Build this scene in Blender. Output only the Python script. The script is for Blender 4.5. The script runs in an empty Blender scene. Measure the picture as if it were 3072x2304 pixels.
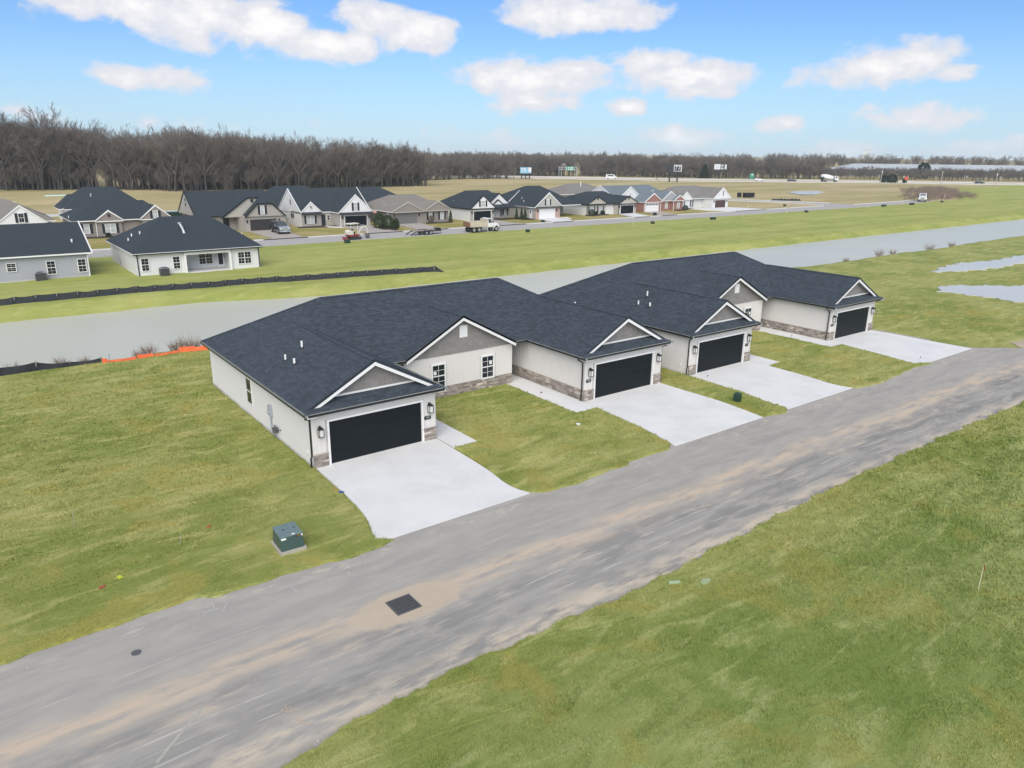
import bpy, math, random
import numpy as np
from mathutils import Vector, Matrix
random.seed(7)
RNG = np.random.default_rng(11)
PI = math.pi
scn = bpy.context.scene
COL = scn.collection

# ------------------------------------------------------------------ camera
CAM = Vector((-11.771, -30.538, 14.038))
PITCH, ROLL, YAW, FPX = 0.3031, 0.0105, -0.6473, 2230.97      # focal length in photo pixels (3072 wide)
_fw = Vector((-math.sin(YAW)*math.cos(PITCH), math.cos(YAW)*math.cos(PITCH), -math.sin(PITCH)))
_rt = Vector((math.cos(YAW), math.sin(YAW), 0)); _up = _rt.cross(_fw)
_r2 = math.cos(ROLL)*_rt + math.sin(ROLL)*_up; _u2 = -math.sin(ROLL)*_rt + math.cos(ROLL)*_up
cd = bpy.data.cameras.new('camera'); cam = bpy.data.objects.new('camera', cd); COL.objects.link(cam)
cam.matrix_world = Matrix(((_r2.x, _u2.x, -_fw.x, CAM.x), (_r2.y, _u2.y, -_fw.y, CAM.y), (_r2.z, _u2.z, -_fw.z, CAM.z), (0, 0, 0, 1)))
cd.sensor_width = 36; cd.lens = FPX*36/3072; cd.clip_start = .1; cd.clip_end = 20000
scn.camera = cam
def ray(px, py):            # direction of a photo pixel (3072 x 2304)
    return (_r2*((px-1536)/FPX) + _u2*((1152-py)/FPX) + _fw).normalized()
def gnd(px, py, z=0.):
    d = ray(px, py); return CAM + d*((z-CAM.z)/d.z)

# ------------------------------------------------------------------ node helpers
def nd(nt, typ, ins=None, **props):
    n = nt.nodes.new(typ)
    for k, v in props.items(): setattr(n, k, v)
    for k, v in (ins or {}).items():
        if isinstance(v, bpy.types.NodeSocket): nt.links.new(v, n.inputs[k])
        else: n.inputs[k].default_value = v
    return n
def m_(nt, op, a, b=0., c=0., clamp=False):
    return nd(nt, 'ShaderNodeMath', {0: a, 1: b, 2: c}, operation=op, use_clamp=clamp).outputs[0]
def mixc(nt, f, a, b, mode='MIX'):
    if isinstance(a, tuple) and len(a) == 3: a = a+(1,)
    if isinstance(b, tuple) and len(b) == 3: b = b+(1,)
    return nd(nt, 'ShaderNodeMix', {0: f, 6: a, 7: b}, data_type='RGBA', blend_type=mode).outputs[2]
def noise(nt, vec, scale, detail=3., rough=.55, dist=0.):
    return nd(nt, 'ShaderNodeTexNoise', {'Vector': vec, 'Scale': scale, 'Detail': detail, 'Roughness': rough, 'Distortion': dist}).outputs[0]
def sstep(nt, v, lo, hi, a=0., b=1.):
    return nd(nt, 'ShaderNodeMapRange', {0: v, 1: lo, 2: hi, 3: a, 4: b}, interpolation_type='SMOOTHSTEP').outputs[0]
def vscale(nt, v, s):
    return nd(nt, 'ShaderNodeVectorMath', {0: v, 1: s}, operation='MULTIPLY').outputs[0]

# ------------------------------------------------------------------ sky, sun, exposure
SUN_EL, SUN_DIR = math.radians(40), Vector((-.62, -.78, 0)).normalized()
w = bpy.data.worlds.new('World'); scn.world = w; w.use_nodes = True
nt = w.node_tree; nt.nodes.clear()
SKY_S = .05
sky = nd(nt, 'ShaderNodeTexSky', sky_type='NISHITA', sun_disc=False, sun_elevation=SUN_EL,
         sun_rotation=math.atan2(SUN_DIR.x, SUN_DIR.y), altitude=100., air_density=1.0, dust_density=.0, ozone_density=3.)
tc = nd(nt, 'ShaderNodeTexCoord').outputs['Generated']
sx = nd(nt, 'ShaderNodeSeparateXYZ', {0: tc})
az = m_(nt, 'ARCTAN2', sx.outputs[0], sx.outputs[1]); el = m_(nt, 'ARCSINE', sx.outputs[2])
ae = nd(nt, 'ShaderNodeCombineXYZ', {0: az, 1: el, 2: 0.}).outputs[0]
# cumulus seen in the photograph: centre and half size in photo pixels, strength
K = 3072/2212
CL = [(290, 12, 190, 46, 1.), (455, 38, 150, 62, 1.1), (560, 60, 150, 56, 1.15), (700, 96, 125, 40, 1.1), (800, 40, 120, 46, .85), (905, 62, 105, 44, .9),
      (330, 166, 105, 31, 1.), (1265, 36, 165, 48, 1.1), (1110, 166, 205, 44, .85), (1250, 150, 80, 40, .8), (1140, 222, 110, 34, .7), (1420, 128, 110, 40, 1.), (1500, 160, 120, 40, 1.),
      (1515, 198, 80, 28, .8), (1880, 142, 120, 44, .85), (1985, 128, 90, 34, .8), (2062, 160, 48, 24, .8), (1350, 233, 46, 21, .95), (1452, 296, 105, 31, .95),
      (1703, 270, 60, 23, .9), (1965, 262, 150, 34, .75), (1825, 326, 80, 22, .9), (2130, 318, 140, 30, .7), (90, 250, 90, 34, .35), (500, 300, 160, 40, .3),
      (1010, 300, 140, 30, .25), (320, 262, 44, 22, .45), (105, 235, 60, 24, .4)]
n1 = noise(nt, vscale(nt, ae, (1., 1.5, 1.)), 13., 7., .56, .3)
n2 = noise(nt, vscale(nt, ae, (1., 1.4, 1.)), 42., 5., .6)
mx = None
for (x, y, a, b, s) in CL:
    d = ray(x*K, y*K); c = Vector((math.atan2(d.x, d.y), math.asin(d.z), 0))
    v = nd(nt, 'ShaderNodeVectorMath', {0: ae, 1: c}, operation='SUBTRACT').outputs[0]
    v = vscale(nt, v, (FPX/(a*K*1.12), FPX/(b*K*1.12), 0))
    l = nd(nt, 'ShaderNodeVectorMath', {0: v}, operation='LENGTH').outputs['Value']
    e = m_(nt, 'MULTIPLY_ADD', l, -.62*s, .62*s)
    mx = e if mx is None else m_(nt, 'SMOOTH_MAX', mx, e, .12)
gen = noise(nt, vscale(nt, ae, (1., 2.2, 1.)), 2.6, 5., .55)
out_f = m_(nt, 'MAXIMUM', sstep(nt, el, math.radians(11), math.radians(17)),
           sstep(nt, m_(nt, 'ABSOLUTE', m_(nt, 'ADD', az, YAW)), math.radians(40), math.radians(48)))
gen = m_(nt, 'MULTIPLY', sstep(nt, gen, .42, .62, -.3, .6), out_f)  # cloud cover added beyond the camera's view, thickened for whiter fill light
gen = m_(nt, 'ADD', gen, m_(nt, 'MULTIPLY_ADD', out_f, .3, -.3))
dens = m_(nt, 'MAXIMUM', mx, gen)
dens = m_(nt, 'ADD', dens, m_(nt, 'MULTIPLY_ADD', n1, 1.25, -.70))
dens = m_(nt, 'ADD', dens, m_(nt, 'MULTIPLY_ADD', n2, .36, -.18))
alpha = sstep(nt, dens, .0, .26, 0., .97)
alpha = m_(nt, 'MULTIPLY', alpha, sstep(nt, el, math.radians(-.5), math.radians(2.5), .35, 1.))
core = sstep(nt, m_(nt, 'ADD', dens, m_(nt, 'MULTIPLY_ADD', n2, .3, -.15)), .2, .62)
cloud = mixc(nt, core, (.80, .81, .87), (1.05, 1.02, 1.01))
skyc = mixc(nt, 1., sky.outputs[0], (.49, .655, .87), 'MULTIPLY')
skyc = mixc(nt, sstep(nt, el, math.radians(9.), math.radians(-1.), 0., .75), skyc, (.172/SKY_S, .232/SKY_S, .292/SKY_S))
cs = nd(nt, 'ShaderNodeVectorMath', {0: cloud, 'Scale': .338/SKY_S}, operation='SCALE').outputs[0]
fin = mixc(nt, alpha, skyc, cs)
bg = nd(nt, 'ShaderNodeBackground', {'Color': fin, 'Strength': SKY_S})
nt.links.new(bg.outputs[0], nd(nt, 'ShaderNodeOutputWorld').inputs[0])
w.cycles.sampling_method = 'MANUAL'; w.cycles.sample_map_resolution = 512
sd = bpy.data.lights.new('sun', 'SUN'); sun = bpy.data.objects.new('sun', sd); COL.objects.link(sun)
sd.energy = 1.5; sd.angle = math.radians(60); sd.color = (1., .945, .84)
sun.rotation_euler = (-(SUN_DIR*math.cos(SUN_EL)+Vector((0, 0, math.sin(SUN_EL))))).to_track_quat('-Z', 'Y').to_euler()
sun.location = (-20, -30, 60)
vs = scn.view_settings; vs.view_transform = 'Standard'; vs.look = 'None'; vs.exposure = 1.55; vs.gamma = 1.; vs.use_curve_mapping = False
scn.cycles.max_bounces = 5; scn.cycles.diffuse_bounces = 2; scn.cycles.glossy_bounces = 2; scn.cycles.volume_bounces = 1

# ------------------------------------------------------------------ mesh helpers
class MB:
    def __init__(s): s.v = []; s.f = []; s.m = []
    def add(s, vs, fs, m=0):
        o = len(s.v); s.v += [tuple(p) for p in vs]; s.f += [tuple(i+o for i in f) for f in fs]; s.m += [m]*len(fs); return s
    def box(s, x0, y0, z0, x1, y1, z1, m=0):
        return s.add([(x0,y0,z0),(x1,y0,z0),(x1,y1,z0),(x0,y1,z0),(x0,y0,z1),(x1,y0,z1),(x1,y1,z1),(x0,y1,z1)],
                     [(0,3,2,1),(4,5,6,7),(0,1,5,4),(1,2,6,5),(2,3,7,6),(3,0,4,7)], m)
    def poly(s, pts, m=0): return s.add(pts, [tuple(range(len(pts)))], m)
    def prism(s, a, b, m=0):            # two matching rings of points
        n = len(a); return s.add(list(a)+list(b), [tuple(range(n))[::-1], tuple(range(n, 2*n))]+[(i, (i+1) % n, n+(i+1) % n, n+i) for i in range(n)], m)
    def ext(s, pts, d, m=0): d = Vector(d); return s.prism(pts, [Vector(p)+d for p in pts], m)
    def tube(s, path, rad, n=6, m=0, cap=True):
        path = [Vector(p) for p in path]; R = rad if isinstance(rad, (list, tuple)) else [rad]*len(path); rings = []
        for i, p in enumerate(path):
            t = (path[min(i+1, len(path)-1)]-path[max(i-1, 0)]).normalized()
            a = t.orthogonal().normalized() if i == 0 else (pa - t*pa.dot(t)).normalized()
            pa = a; b = t.cross(a)
            rings.append([p+(a*math.cos(2*PI*k/n)+b*math.sin(2*PI*k/n))*R[i] for k in range(n)])
        vs = [q for r in rings for q in r]; fs = [(i*n+k, i*n+(k+1) % n, (i+1)*n+(k+1) % n, (i+1)*n+k) for i in range(len(path)-1) for k in range(n)]
        if cap: fs += [tuple(range(n))[::-1], tuple(range((len(path)-1)*n, len(path)*n))]
        return s.add(vs, fs, m)
    def beam(s, a, b, w, h, m=0, up=(0, 0, 1)):
        a = Vector(a); b = Vector(b); t = (b-a).normalized(); r = t.cross(Vector(up)).normalized(); u = r.cross(t)
        q = [(-w/2, -h/2), (w/2, -h/2), (w/2, h/2), (-w/2, h/2)]
        return s.prism([a+r*x+u*y for x, y in q], [b+r*x+u*y for x, y in q], m)
    def cyl(s, c, ax, r, h, n=16, m=0): c = Vector(c); ax = Vector(ax); return s.tube([c-ax*h/2, c+ax*h/2], r, n, m)
    def mesh(s, name, mats, smooth=False):
        me = bpy.data.meshes.new(name); me.from_pydata([tuple(p) for p in s.v], [], s.f)
        for k in (mats if isinstance(mats, (list, tuple)) else [mats]): me.materials.append(k)
        if any(s.m): me.polygons.foreach_set('material_index', s.m)
        if smooth: me.polygons.foreach_set('use_smooth', [True]*len(s.f))
        me.update(); return me
WL = {}
def tag(o, label=None, cat=None, group=None, kind=None):
    for k, v in (('label', label), ('category', cat), ('group', group), ('kind', kind)):
        if v: o[k] = v
    return o
def link(name, data, parent=None, loc=None, rot=None):
    o = bpy.data.objects.new(name, data); COL.objects.link(o)
    if parent is not None: o.parent = parent
    if loc is not None: o.location = loc
    if rot is not None: o.rotation_euler = rot
    return o
def root(name, loc, label, cat, group=None, rz=0.):
    o = link(name, None, None, loc, (0, 0, rz)); o.empty_display_size = .3; WL[o] = (Vector(loc), rz); return tag(o, label, cat, group)
def part(name, mb, mat, parent, smooth=False, world=False, kind=None):
    if world:
        L, rz = WL[parent] if parent in WL else WL[parent.parent]
        M = Matrix.Rotation(-rz, 3, 'Z'); mb.v = [tuple(M @ (Vector(p)-L)) for p in mb.v]
    return tag(link(name, mb.mesh(name, mat, smooth), parent), kind=kind)
def struct(name, mb, mat, smooth=False): return tag(link(name, mb.mesh(name, mat, smooth)), kind='structure')
def thing(name, mb, mat, label, cat, group=None, loc=None, smooth=False, rz=0.):
    if loc is None: loc = (sum(p[0] for p in mb.v)/len(mb.v), sum(p[1] for p in mb.v)/len(mb.v), min(p[2] for p in mb.v)); L = Vector(loc); mb.v = [tuple(Vector(p)-L) for p in mb.v]
    return tag(link(name, mb.mesh(name, mat, smooth), None, loc, (0, 0, rz)), label, cat, group)
def copy_tree(o, parent=None, loc=None, rz=None, scale=None):
    c = o.copy(); COL.objects.link(c)
    if parent is not None: c.parent = parent
    if loc is not None: c.location = loc
    if rz is not None: c.rotation_euler = (0, 0, rz)
    if scale is not None: c.scale = scale
    for ch in KIDS.get(o, []): 
        k = copy_tree(ch, c)
    return c
KIDS = {}
def index_kids(o):
    KIDS[o] = [c for c in bpy.data.objects if c.parent == o]
    for c in KIDS[o]: index_kids(c)

# ------------------------------------------------------------------ materials
def mat(name, col, rough=.7, var=.12, vs=6., bump=0., bs=40., metal=0., spec=.4, coat=0., dirt=None, obj=False):
    ma = bpy.data.materials.new(name); ma.use_nodes = True; t = ma.node_tree; b = t.nodes['Principled BSDF']
    p = nd(t, 'ShaderNodeNewGeometry').outputs['Position']
    n = noise(t, p, vs, 5.)
    f = m_(t, 'MULTIPLY_ADD', n, 2*var, 1-var)
    if obj:
        oi = nd(t, 'ShaderNodeObjectInfo').outputs['Random']; f = m_(t, 'MULTIPLY', f, m_(t, 'MULTIPLY_ADD', oi, .2, .9))
    c = mixc(t, 1., col, nd(t, 'ShaderNodeCombineColor', {0: f, 1: f, 2: f}).outputs[0], 'MULTIPLY')
    if dirt:
        c = mixc(t, sstep(t, noise(t, p, 1.3, 6., .6), .5, .75, 0., dirt[1]), c, dirt[0])
    t.links.new(c, b.inputs['Base Color'])
    b.inputs['Roughness'].default_value = rough; b.inputs['Metallic'].default_value = metal; b.inputs['Specular IOR Level'].default_value = spec
    if coat: b.inputs['Coat Weight'].default_value = coat; b.inputs['Coat Roughness'].default_value = .08
    if bump:
        bn = nd(t, 'ShaderNodeBump', {'Strength': bump, 'Distance': .02, 'Height': noise(t, p, bs, 4.)})
        t.links.new(bn.outputs[0], b.inputs['Normal'])
    return ma
def shingle_mat(name, col, far=False):
    ma = bpy.data.materials.new(name); ma.use_nodes = True; t = ma.node_tree; b = t.nodes['Principled BSDF']
    g = nd(t, 'ShaderNodeNewGeometry'); p = g.outputs['Position']
    r = m_(t, 'FRACT', m_(t, 'ADD', g.outputs['Random Per Island'], nd(t, 'ShaderNodeObjectInfo').outputs['Random'])) if not far else noise(t, p, 9., 2.)
    f = m_(t, 'MULTIPLY_ADD', r, .42 if not far else .3, .79 if not far else .85)
    f = m_(t, 'MULTIPLY', f, m_(t, 'MULTIPLY_ADD', noise(t, p, .5, 3.), .24, .88))
    f = m_(t, 'MULTIPLY', f, m_(t, 'MULTIPLY_ADD', noise(t, p, 90., 2.), .6, .7))
    c = mixc(t, 1., col, nd(t, 'ShaderNodeCombineColor', {0: f, 1: f, 2: f}).outputs[0], 'MULTIPLY')
    t.links.new(c, b.inputs['Base Color']); b.inputs['Roughness'].default_value = .86; b.inputs['Specular IOR Level'].default_value = .3
    h = noise(t, p, 120., 2.)
    if far:
        z = nd(t, 'ShaderNodeSeparateXYZ', {0: p}).outputs[2]
        h = m_(t, 'ADD', m_(t, 'MULTIPLY', m_(t, 'FRACT', m_(t, 'MULTIPLY', z, 13.)), -1.), m_(t, 'MULTIPLY', noise(t, p, 14., 2.), .6))
    t.links.new(nd(t, 'ShaderNodeBump', {'Strength': .35, 'Distance': .02, 'Height': h}).outputs[0], b.inputs['Normal'])
    return ma
def grass_color(t, p, blade=False):
    s = nd(t, 'ShaderNodeSeparateXYZ', {0: p}); X, Y = s.outputs[0], s.outputs[1]
    flat = nd(t, 'ShaderNodeCombineXYZ', {0: X, 1: Y, 2: 0.}).outputs[0]
    big = noise(t, flat, .16, 4., .6, .4); mid = noise(t, vscale(t, flat, (.42, 1.3, 1.)), .95, 7., .66, .7); fin = noise(t, flat, 11., 4., .7)
    c = mixc(t, sstep(t, big, .38, .60), (.195, .235, .050), (.285, .300, .085))
    c = mixc(t, sstep(t, mid, .49, .66, 0., .62), c, (.42, .405, .145))          # pale straw tufts
    c = mixc(t, sstep(t, mid, .34, .47, .62, 0.), c, (.155, .195, .036))          # darker clumps
    c = mixc(t, sstep(t, noise(t, flat, .33, 4., .6, .8), .53, .66, 0., .6), c, (.31, .275, .062))   # yellowed patches
    near = sstep(t, m_(t, 'ADD', Y, m_(t, 'MULTIPLY', noise(t, flat, .3, 2.), 4.)), -18., -12., 1., 0.)
    c = mixc(t, near, c, mixc(t, 1., c, (.84, .95, .95), 'MULTIPLY'))                        # lusher turf across the road
    farf = sstep(t, Y, 25., 60.)
    c = mixc(t, m_(t, 'MULTIPLY', farf, .6), c, mixc(t, sstep(t, noise(t, vscale(t, flat, (.03, .22, 1.)), 1., 5., .65, .4), .36, .64), (.255, .305, .060), (.385, .40, .115)))
    c = mixc(t, 1., c, nd(t, 'ShaderNodeCombineColor', {k: m_(t, 'MULTIPLY_ADD', fin, .4, .8) for k in (0, 1, 2)}).outputs[0], 'MULTIPLY')
    # dormant fields behind the houses
    wob = m_(t, 'MULTIPLY_ADD', noise(t, flat, .06, 4.), 14., -7.)
    yy = m_(t, 'ADD', Y, wob)
    lim = m_(t, 'MAXIMUM', 84., m_(t, 'MULTIPLY_ADD', m_(t, 'SUBTRACT', X, 262.), .42, 84.))
    lim = m_(t, 'MINIMUM', lim, 128.)
    tan_f = sstep(t, m_(t, 'SUBTRACT', m_(t, 'ADD', Y, m_(t, 'MULTIPLY', wob, .15)), lim), 0., 1.5)
    st = noise(t, vscale(t, flat, (.012, .055, 1.)), 1., 5., .6)
    tc_ = mixc(t, sstep(t, st, .36, .62), (.300, .268, .115), (.43, .35, .195))
    tc_ = mixc(t, sstep(t, noise(t, vscale(t, flat, (.02, .05, 1.)), 1., 4.), .55, .7, 0., .6), tc_, (.27, .255, .095))
    lawn = sstep(t, yy, 116., 104.)
    lawn = m_(t, 'MULTIPLY', lawn, sstep(t, m_(t, 'ADD', X, wob), 150., 166., 1., 0.))
    lc = mixc(t, sstep(t, noise(t, flat, .13, 3.), .42, .62), (.25, .235, .07), (.35, .285, .125))
    tc_ = mixc(t, lawn, tc_, lc)
    return mixc(t, tan_f, mixc(t, 1., c, (1.03, 1.02, 1.16), 'MULTIPLY'), tc_), fin, mid
def grass_mat(name):
    ma = bpy.data.materials.new(name); ma.use_nodes = True; t = ma.node_tree; b = t.nodes['Principled BSDF']
    p = nd(t, 'ShaderNodeNewGeometry').outputs['Position']
    c, fin, mid = grass_color(t, p)
    t.links.new(c, b.inputs['Base Color']); b.inputs['Roughness'].default_value = .95; b.inputs['Specular IOR Level'].default_value = .15
    h = m_(t, 'ADD', m_(t, 'MULTIPLY', noise(t, p, 26., 4., .7), .6), m_(t, 'MULTIPLY', mid, 1.6))
    t.links.new(nd(t, 'ShaderNodeBump', {'Strength': .8, 'Distance': .06, 'Height': h}).outputs[0], b.inputs['Normal'])
    return ma
def blade_mat(name):
    ma = bpy.data.materials.new(name); ma.use_nodes = True; t = ma.node_tree; b = t.nodes['Principled BSDF']
    g = nd(t, 'ShaderNodeNewGeometry'); c, fin, mid = grass_color(t, g.outputs['Position'])
    r = g.outputs['Random Per Island']
    c = mixc(t, 1., c, nd(t, 'ShaderNodeCombineColor', {0: m_(t, 'MULTIPLY_ADD', r, .6, .78), 1: m_(t, 'MULTIPLY_ADD', r, .5, .8), 2: m_(t, 'MULTIPLY_ADD', r, .7, .7)}).outputs[0], 'MULTIPLY')
    t.links.new(c, b.inputs['Base Color']); b.inputs['Roughness'].default_value = .8; b.inputs['Specular IOR Level'].default_value = .2
    return ma
def road_mat(name):
    ma = bpy.data.materials.new(name); ma.use_nodes = True; t = ma.node_tree; b = t.nodes['Principled BSDF']
    p = nd(t, 'ShaderNodeNewGeometry').outputs['Position']; s = nd(t, 'ShaderNodeSeparateXYZ', {0: p}); X, Y = s.outputs[0], s.outputs[1]
    lon = noise(t, vscale(t, p, (.16, 1.1, 1.)), 1.4, 6., .62, .5); med = noise(t, vscale(t, p, (.6, 1.4, 1.)), 1.1, 6., .65); fin = noise(t, p, 60., 3.)
    c = mixc(t, sstep(t, lon, .30, .68), (.185, .180, .175), (.315, .302, .285))
    c = mixc(t, sstep(t, med, .47, .66, 0., .75), c, (.36, .335, .30))
    houseside = sstep(t, Y, -13.2, -11.2)                                    # the half used by site traffic is dustier
    c = mixc(t, m_(t, 'MULTIPLY', houseside, .50), c, (.37, .35, .325))
    leftdust = sstep(t, X, 26., 0.)
    c = mixc(t, m_(t, 'MULTIPLY', leftdust, .22), c, (.335, .325, .305))
    wy = m_(t, 'ADD', Y, m_(t, 'MULTIPLY_ADD', noise(t, vscale(t, p, (1., .3, 1.)), .22, 4., .6), 1.7, -.85))
    def band(y0, wd, soft, xs, lo, hi, amt, colr):
        d = m_(t, 'ABSOLUTE', m_(t, 'SUBTRACT', wy, y0))
        f = sstep(t, d, wd+soft, max(wd-soft, 0.)); g = sstep(t, noise(t, vscale(t, p, (xs, 1.5, 1.)), 1.3, 5., .65), lo, hi)
        return mixc(t, m_(t, 'MULTIPLY', m_(t, 'MULTIPLY', f, g), amt), c, colr)
    c = band(-11.75, .55, .45, .35, .36, .60, .85, (.50, .405, .315))        # sand washed along the drain line
    c = band(-12.9, .22, .2, .30, .50, .62, .7, (.46, .39, .32))
    c = band(-15.2, .45, .4, .4, .40, .58, .9, (.50, .43, .345))             # sand on the far verge
    c = band(-8.3, .35, .35, .8, .52, .66, .7, (.46, .41, .35))
    for (y0, k) in ((-13.35, 1.), (-14.25, .8), (-10.3, .5), (-13.8, .5)):     # thin pale tyre tracks
        ww = m_(t, 'ADD', Y, m_(t, 'MULTIPLY_ADD', noise(t, vscale(t, p, (1., 0., 0.)), .05, 2.), 2.6, -1.3))
        d = m_(t, 'ABSOLUTE', m_(t, 'SUBTRACT', ww, y0))
        f = m_(t, 'MULTIPLY', sstep(t, d, .045, .01), sstep(t, noise(t, vscale(t, p, (1., .2, 1.)), .5, 4.), .46, .6))
        c = mixc(t, m_(t, 'MULTIPLY', f, .65*k), c, (.52, .49, .44))
    gr = m_(t, 'ADD', m_(t, 'POWER', m_(t, 'DIVIDE', m_(t, 'ADD', X, 1.75), 2.1), 2.), m_(t, 'POWER', m_(t, 'DIVIDE', m_(t, 'ADD', Y, 11.9), .95), 2.))
    gr = m_(t, 'ADD', gr, m_(t, 'MULTIPLY_ADD', noise(t, p, 1.6, 4., .6), 1.0, -.5))
    c = mixc(t, sstep(t, gr, 1.1, .75, 0., .9), c, mixc(t, noise(t, p, 3., 4.), (.47, .40, .32), (.40, .335, .26)))   # silt round the drain
    spk = nd(t, 'ShaderNodeTexVoronoi', {'Vector': p, 'Scale': 2.6}).outputs['Distance']
    c = mixc(t, m_(t, 'MULTIPLY', sstep(t, spk, .075, .03), sstep(t, noise(t, p, .7, 2.), .5, .6)), c, (.62, .58, .52))        # mud crumbs
    c = mixc(t, 1., c, nd(t, 'ShaderNodeCombineColor', {k: m_(t, 'MULTIPLY_ADD', fin, .3*q_, .85*q_) for k, q_ in ((0, 1.04), (1, 1.04), (2, 1.01))}).outputs[0], 'MULTIPLY')
    t.links.new(c, b.inputs['Base Color']); b.inputs['Roughness'].default_value = .88; b.inputs['Specular IOR Level'].default_value = .25
    t.links.new(nd(t, 'ShaderNodeBump', {'Strength': .4, 'Distance': .015, 'Height': m_(t, 'ADD', fin, m_(t, 'MULTIPLY', lon, 1.5))}).outputs[0], b.inputs['Normal'])
    return ma
def concrete_mat(name, col=(.665, .665, .66)):
    ma = bpy.data.materials.new(name); ma.use_nodes = True; t = ma.node_tree; b = t.nodes['Principled BSDF']
    p = nd(t, 'ShaderNodeNewGeometry').outputs['Position']
    c = mixc(t, sstep(t, noise(t, p, .5, 5., .6, .5), .35, .7), col, tuple(k*.90 for k in col))
    c = mixc(t, sstep(t, noise(t, vscale(t, p, (1., .5, 1.)), 1.6, 6., .7), .60, .76, 0., .55), c, (.40, .405, .41))
    c = mixc(t, sstep(t, noise(t, p, 45., 3.), .3, .7, .0, .12), c, (.42, .42, .42))
    t.links.new(c, b.inputs['Base Color']); b.inputs['Roughness'].default_value = .8; b.inputs['Specular IOR Level'].default_value = .3
    t.links.new(nd(t, 'ShaderNodeBump', {'Strength': .15, 'Distance': .01, 'Height': noise(t, p, 50., 4.)}).outputs[0], b.inputs['Normal'])
    return ma
def water_mat(name, col):
    ma = bpy.data.materials.new(name); ma.use_nodes = True; t = ma.node_tree; b = t.nodes['Principled BSDF']
    p = nd(t, 'ShaderNodeNewGeometry').outputs['Position']
    c = mixc(t, noise(t, p, .08, 3.), col, tuple(k*.88 for k in col))
    t.links.new(c, b.inputs['Base Color']); b.inputs['Roughness'].default_value = .3; b.inputs['Specular IOR Level'].default_value = .2; b.inputs['IOR'].default_value = 1.33
    h = m_(t, 'ADD', noise(t, vscale(t, p, (1., .5, 1.)), 2.2, 4., .6), m_(t, 'MULTIPLY', noise(t, p, 9., 2.), .3))
    t.links.new(nd(t, 'ShaderNodeBump', {'Strength': .10, 'Distance': .1, 'Height': h}).outputs[0], b.inputs['Normal'])
    return ma
def brick_mat(name, c1, c2, mortar):
    ma = bpy.data.materials.new(name); ma.use_nodes = True; t = ma.node_tree; b = t.nodes['Principled BSDF']
    g = nd(t, 'ShaderNodeNewGeometry'); s = nd(t, 'ShaderNodeSeparateXYZ', {0: g.outputs['Position']})
    v = nd(t, 'ShaderNodeCombineXYZ', {0: m_(t, 'ADD', s.outputs[0], s.outputs[1]), 1: s.outputs[2], 2: 0.}).outputs[0]
    br = nd(t, 'ShaderNodeTexBrick', {'Vector': v, 'Color1': c1+(1,), 'Color2': c2+(1,), 'Mortar': mortar+(1,), 'Scale': 1., 'Mortar Size': .012, 'Brick Width': .22, 'Row Height': .075, 'Bias': 0.})
    c = mixc(t, sstep(t, noise(t, v, 1.6, 5.), .4, .7, 0., .5), br.outputs[0], tuple(k*1.25 for k in c1))
    t.links.new(c, b.inputs['Base Color']); b.inputs['Roughness'].default_value = .9
    return ma
def glass_mat(name, col=(.012, .016, .022)):
    ma = mat(name, col, .06, .2, 2., spec=.5); return ma
M = {}
M['shingle'] = shingle_mat('slate shingle', (.045, .057, .073)); M['shingle_far'] = shingle_mat('slate shingle far', (.031, .041, .050), True)
M['shingle_brown'] = shingle_mat('weathered brown shingle', (.20, .185, .165), True); M['shingle_blue'] = shingle_mat('blue grey shingle', (.14, .17, .19), True)
M['shingle_taupe'] = shingle_mat('taupe shingle', (.19, .18, .17), True)
M['siding'] = mat('pale greige vinyl', (.66, .64, .62), .55, .04, 1.2, spec=.35); M['board'] = mat('pale greige board', (.64, .62, .60), .55, .04, 1., spec=.35)
M['white'] = mat('white trim', (.72, .72, .72), .5, .03, 2.); M['soffit'] = mat('white soffit', (.66, .66, .66), .6, .03)
M['shake'] = mat('taupe shake', (.225, .213, .205), .75, .05, 3., .15, 60., obj=True)
M['black'] = mat('black paint', (.012, .014, .017), .4, .2, 3.); M['door'] = mat('black garage steel', (.007, .010, .013), .5, .2, 1.5, .1, 30., spec=.2)
M['gut_in'] = mat('gutter inside', (.33, .36, .33), .5, .2)
M['stone'] = None
M['glass'] = glass_mat('window glass'); M['glass_lt'] = mat('blinded glass', (.42, .44, .44), .15, .15, 3.); M['lamp_glass'] = mat('lamp glass', (.62, .62, .60), .15, .05)
M['pvc'] = mat('white pvc', (.75, .75, .75), .4, .03); M['galv'] = mat('galvanised', (.42, .44, .46), .4, .12, 8., metal=.3)
M['grey_box'] = mat('grey meter box', (.36, .38, .42), .5, .08)
M['concrete'] = concrete_mat('new concrete'); M['kerb'] = concrete_mat('kerb concrete', (.60, .59, .57)); M['road'] = road_mat('dusty asphalt')
M['street'] = mat('street asphalt', (.36, .345, .33), .9, .12, .8, .2, 60.); M['highway'] = mat('highway concrete', (.52, .50, .47), .9, .1, .3)
M['grass'] = grass_mat('lawn'); M['blade'] = blade_mat('grass blades')
M['water'] = water_mat('silty pond water', (.50, .50, .42)); M['puddle'] = water_mat('puddle', (.52, .52, .49))
M['pad'] = mat('weathered concrete', (.38, .355, .30), .9, .25, 4., .3, 40.); M['xgreen'] = mat('transformer green', (.045, .082, .072), .38, .12, 2., spec=.5)
M['dkgreen'] = mat('dark green plastic', (.018, .045, .030), .45, .15)
M['label'] = mat('label white', (.72, .74, .74), .5, .05); M['yellow'] = mat('label amber', (.62, .36, .03), .5, .1)
M['iron'] = mat('cast iron', (.10, .10, .105), .6, .25, 10.); M['pit_shade'] = mat('drain pit', (.006, .007, .008), .8)
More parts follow.
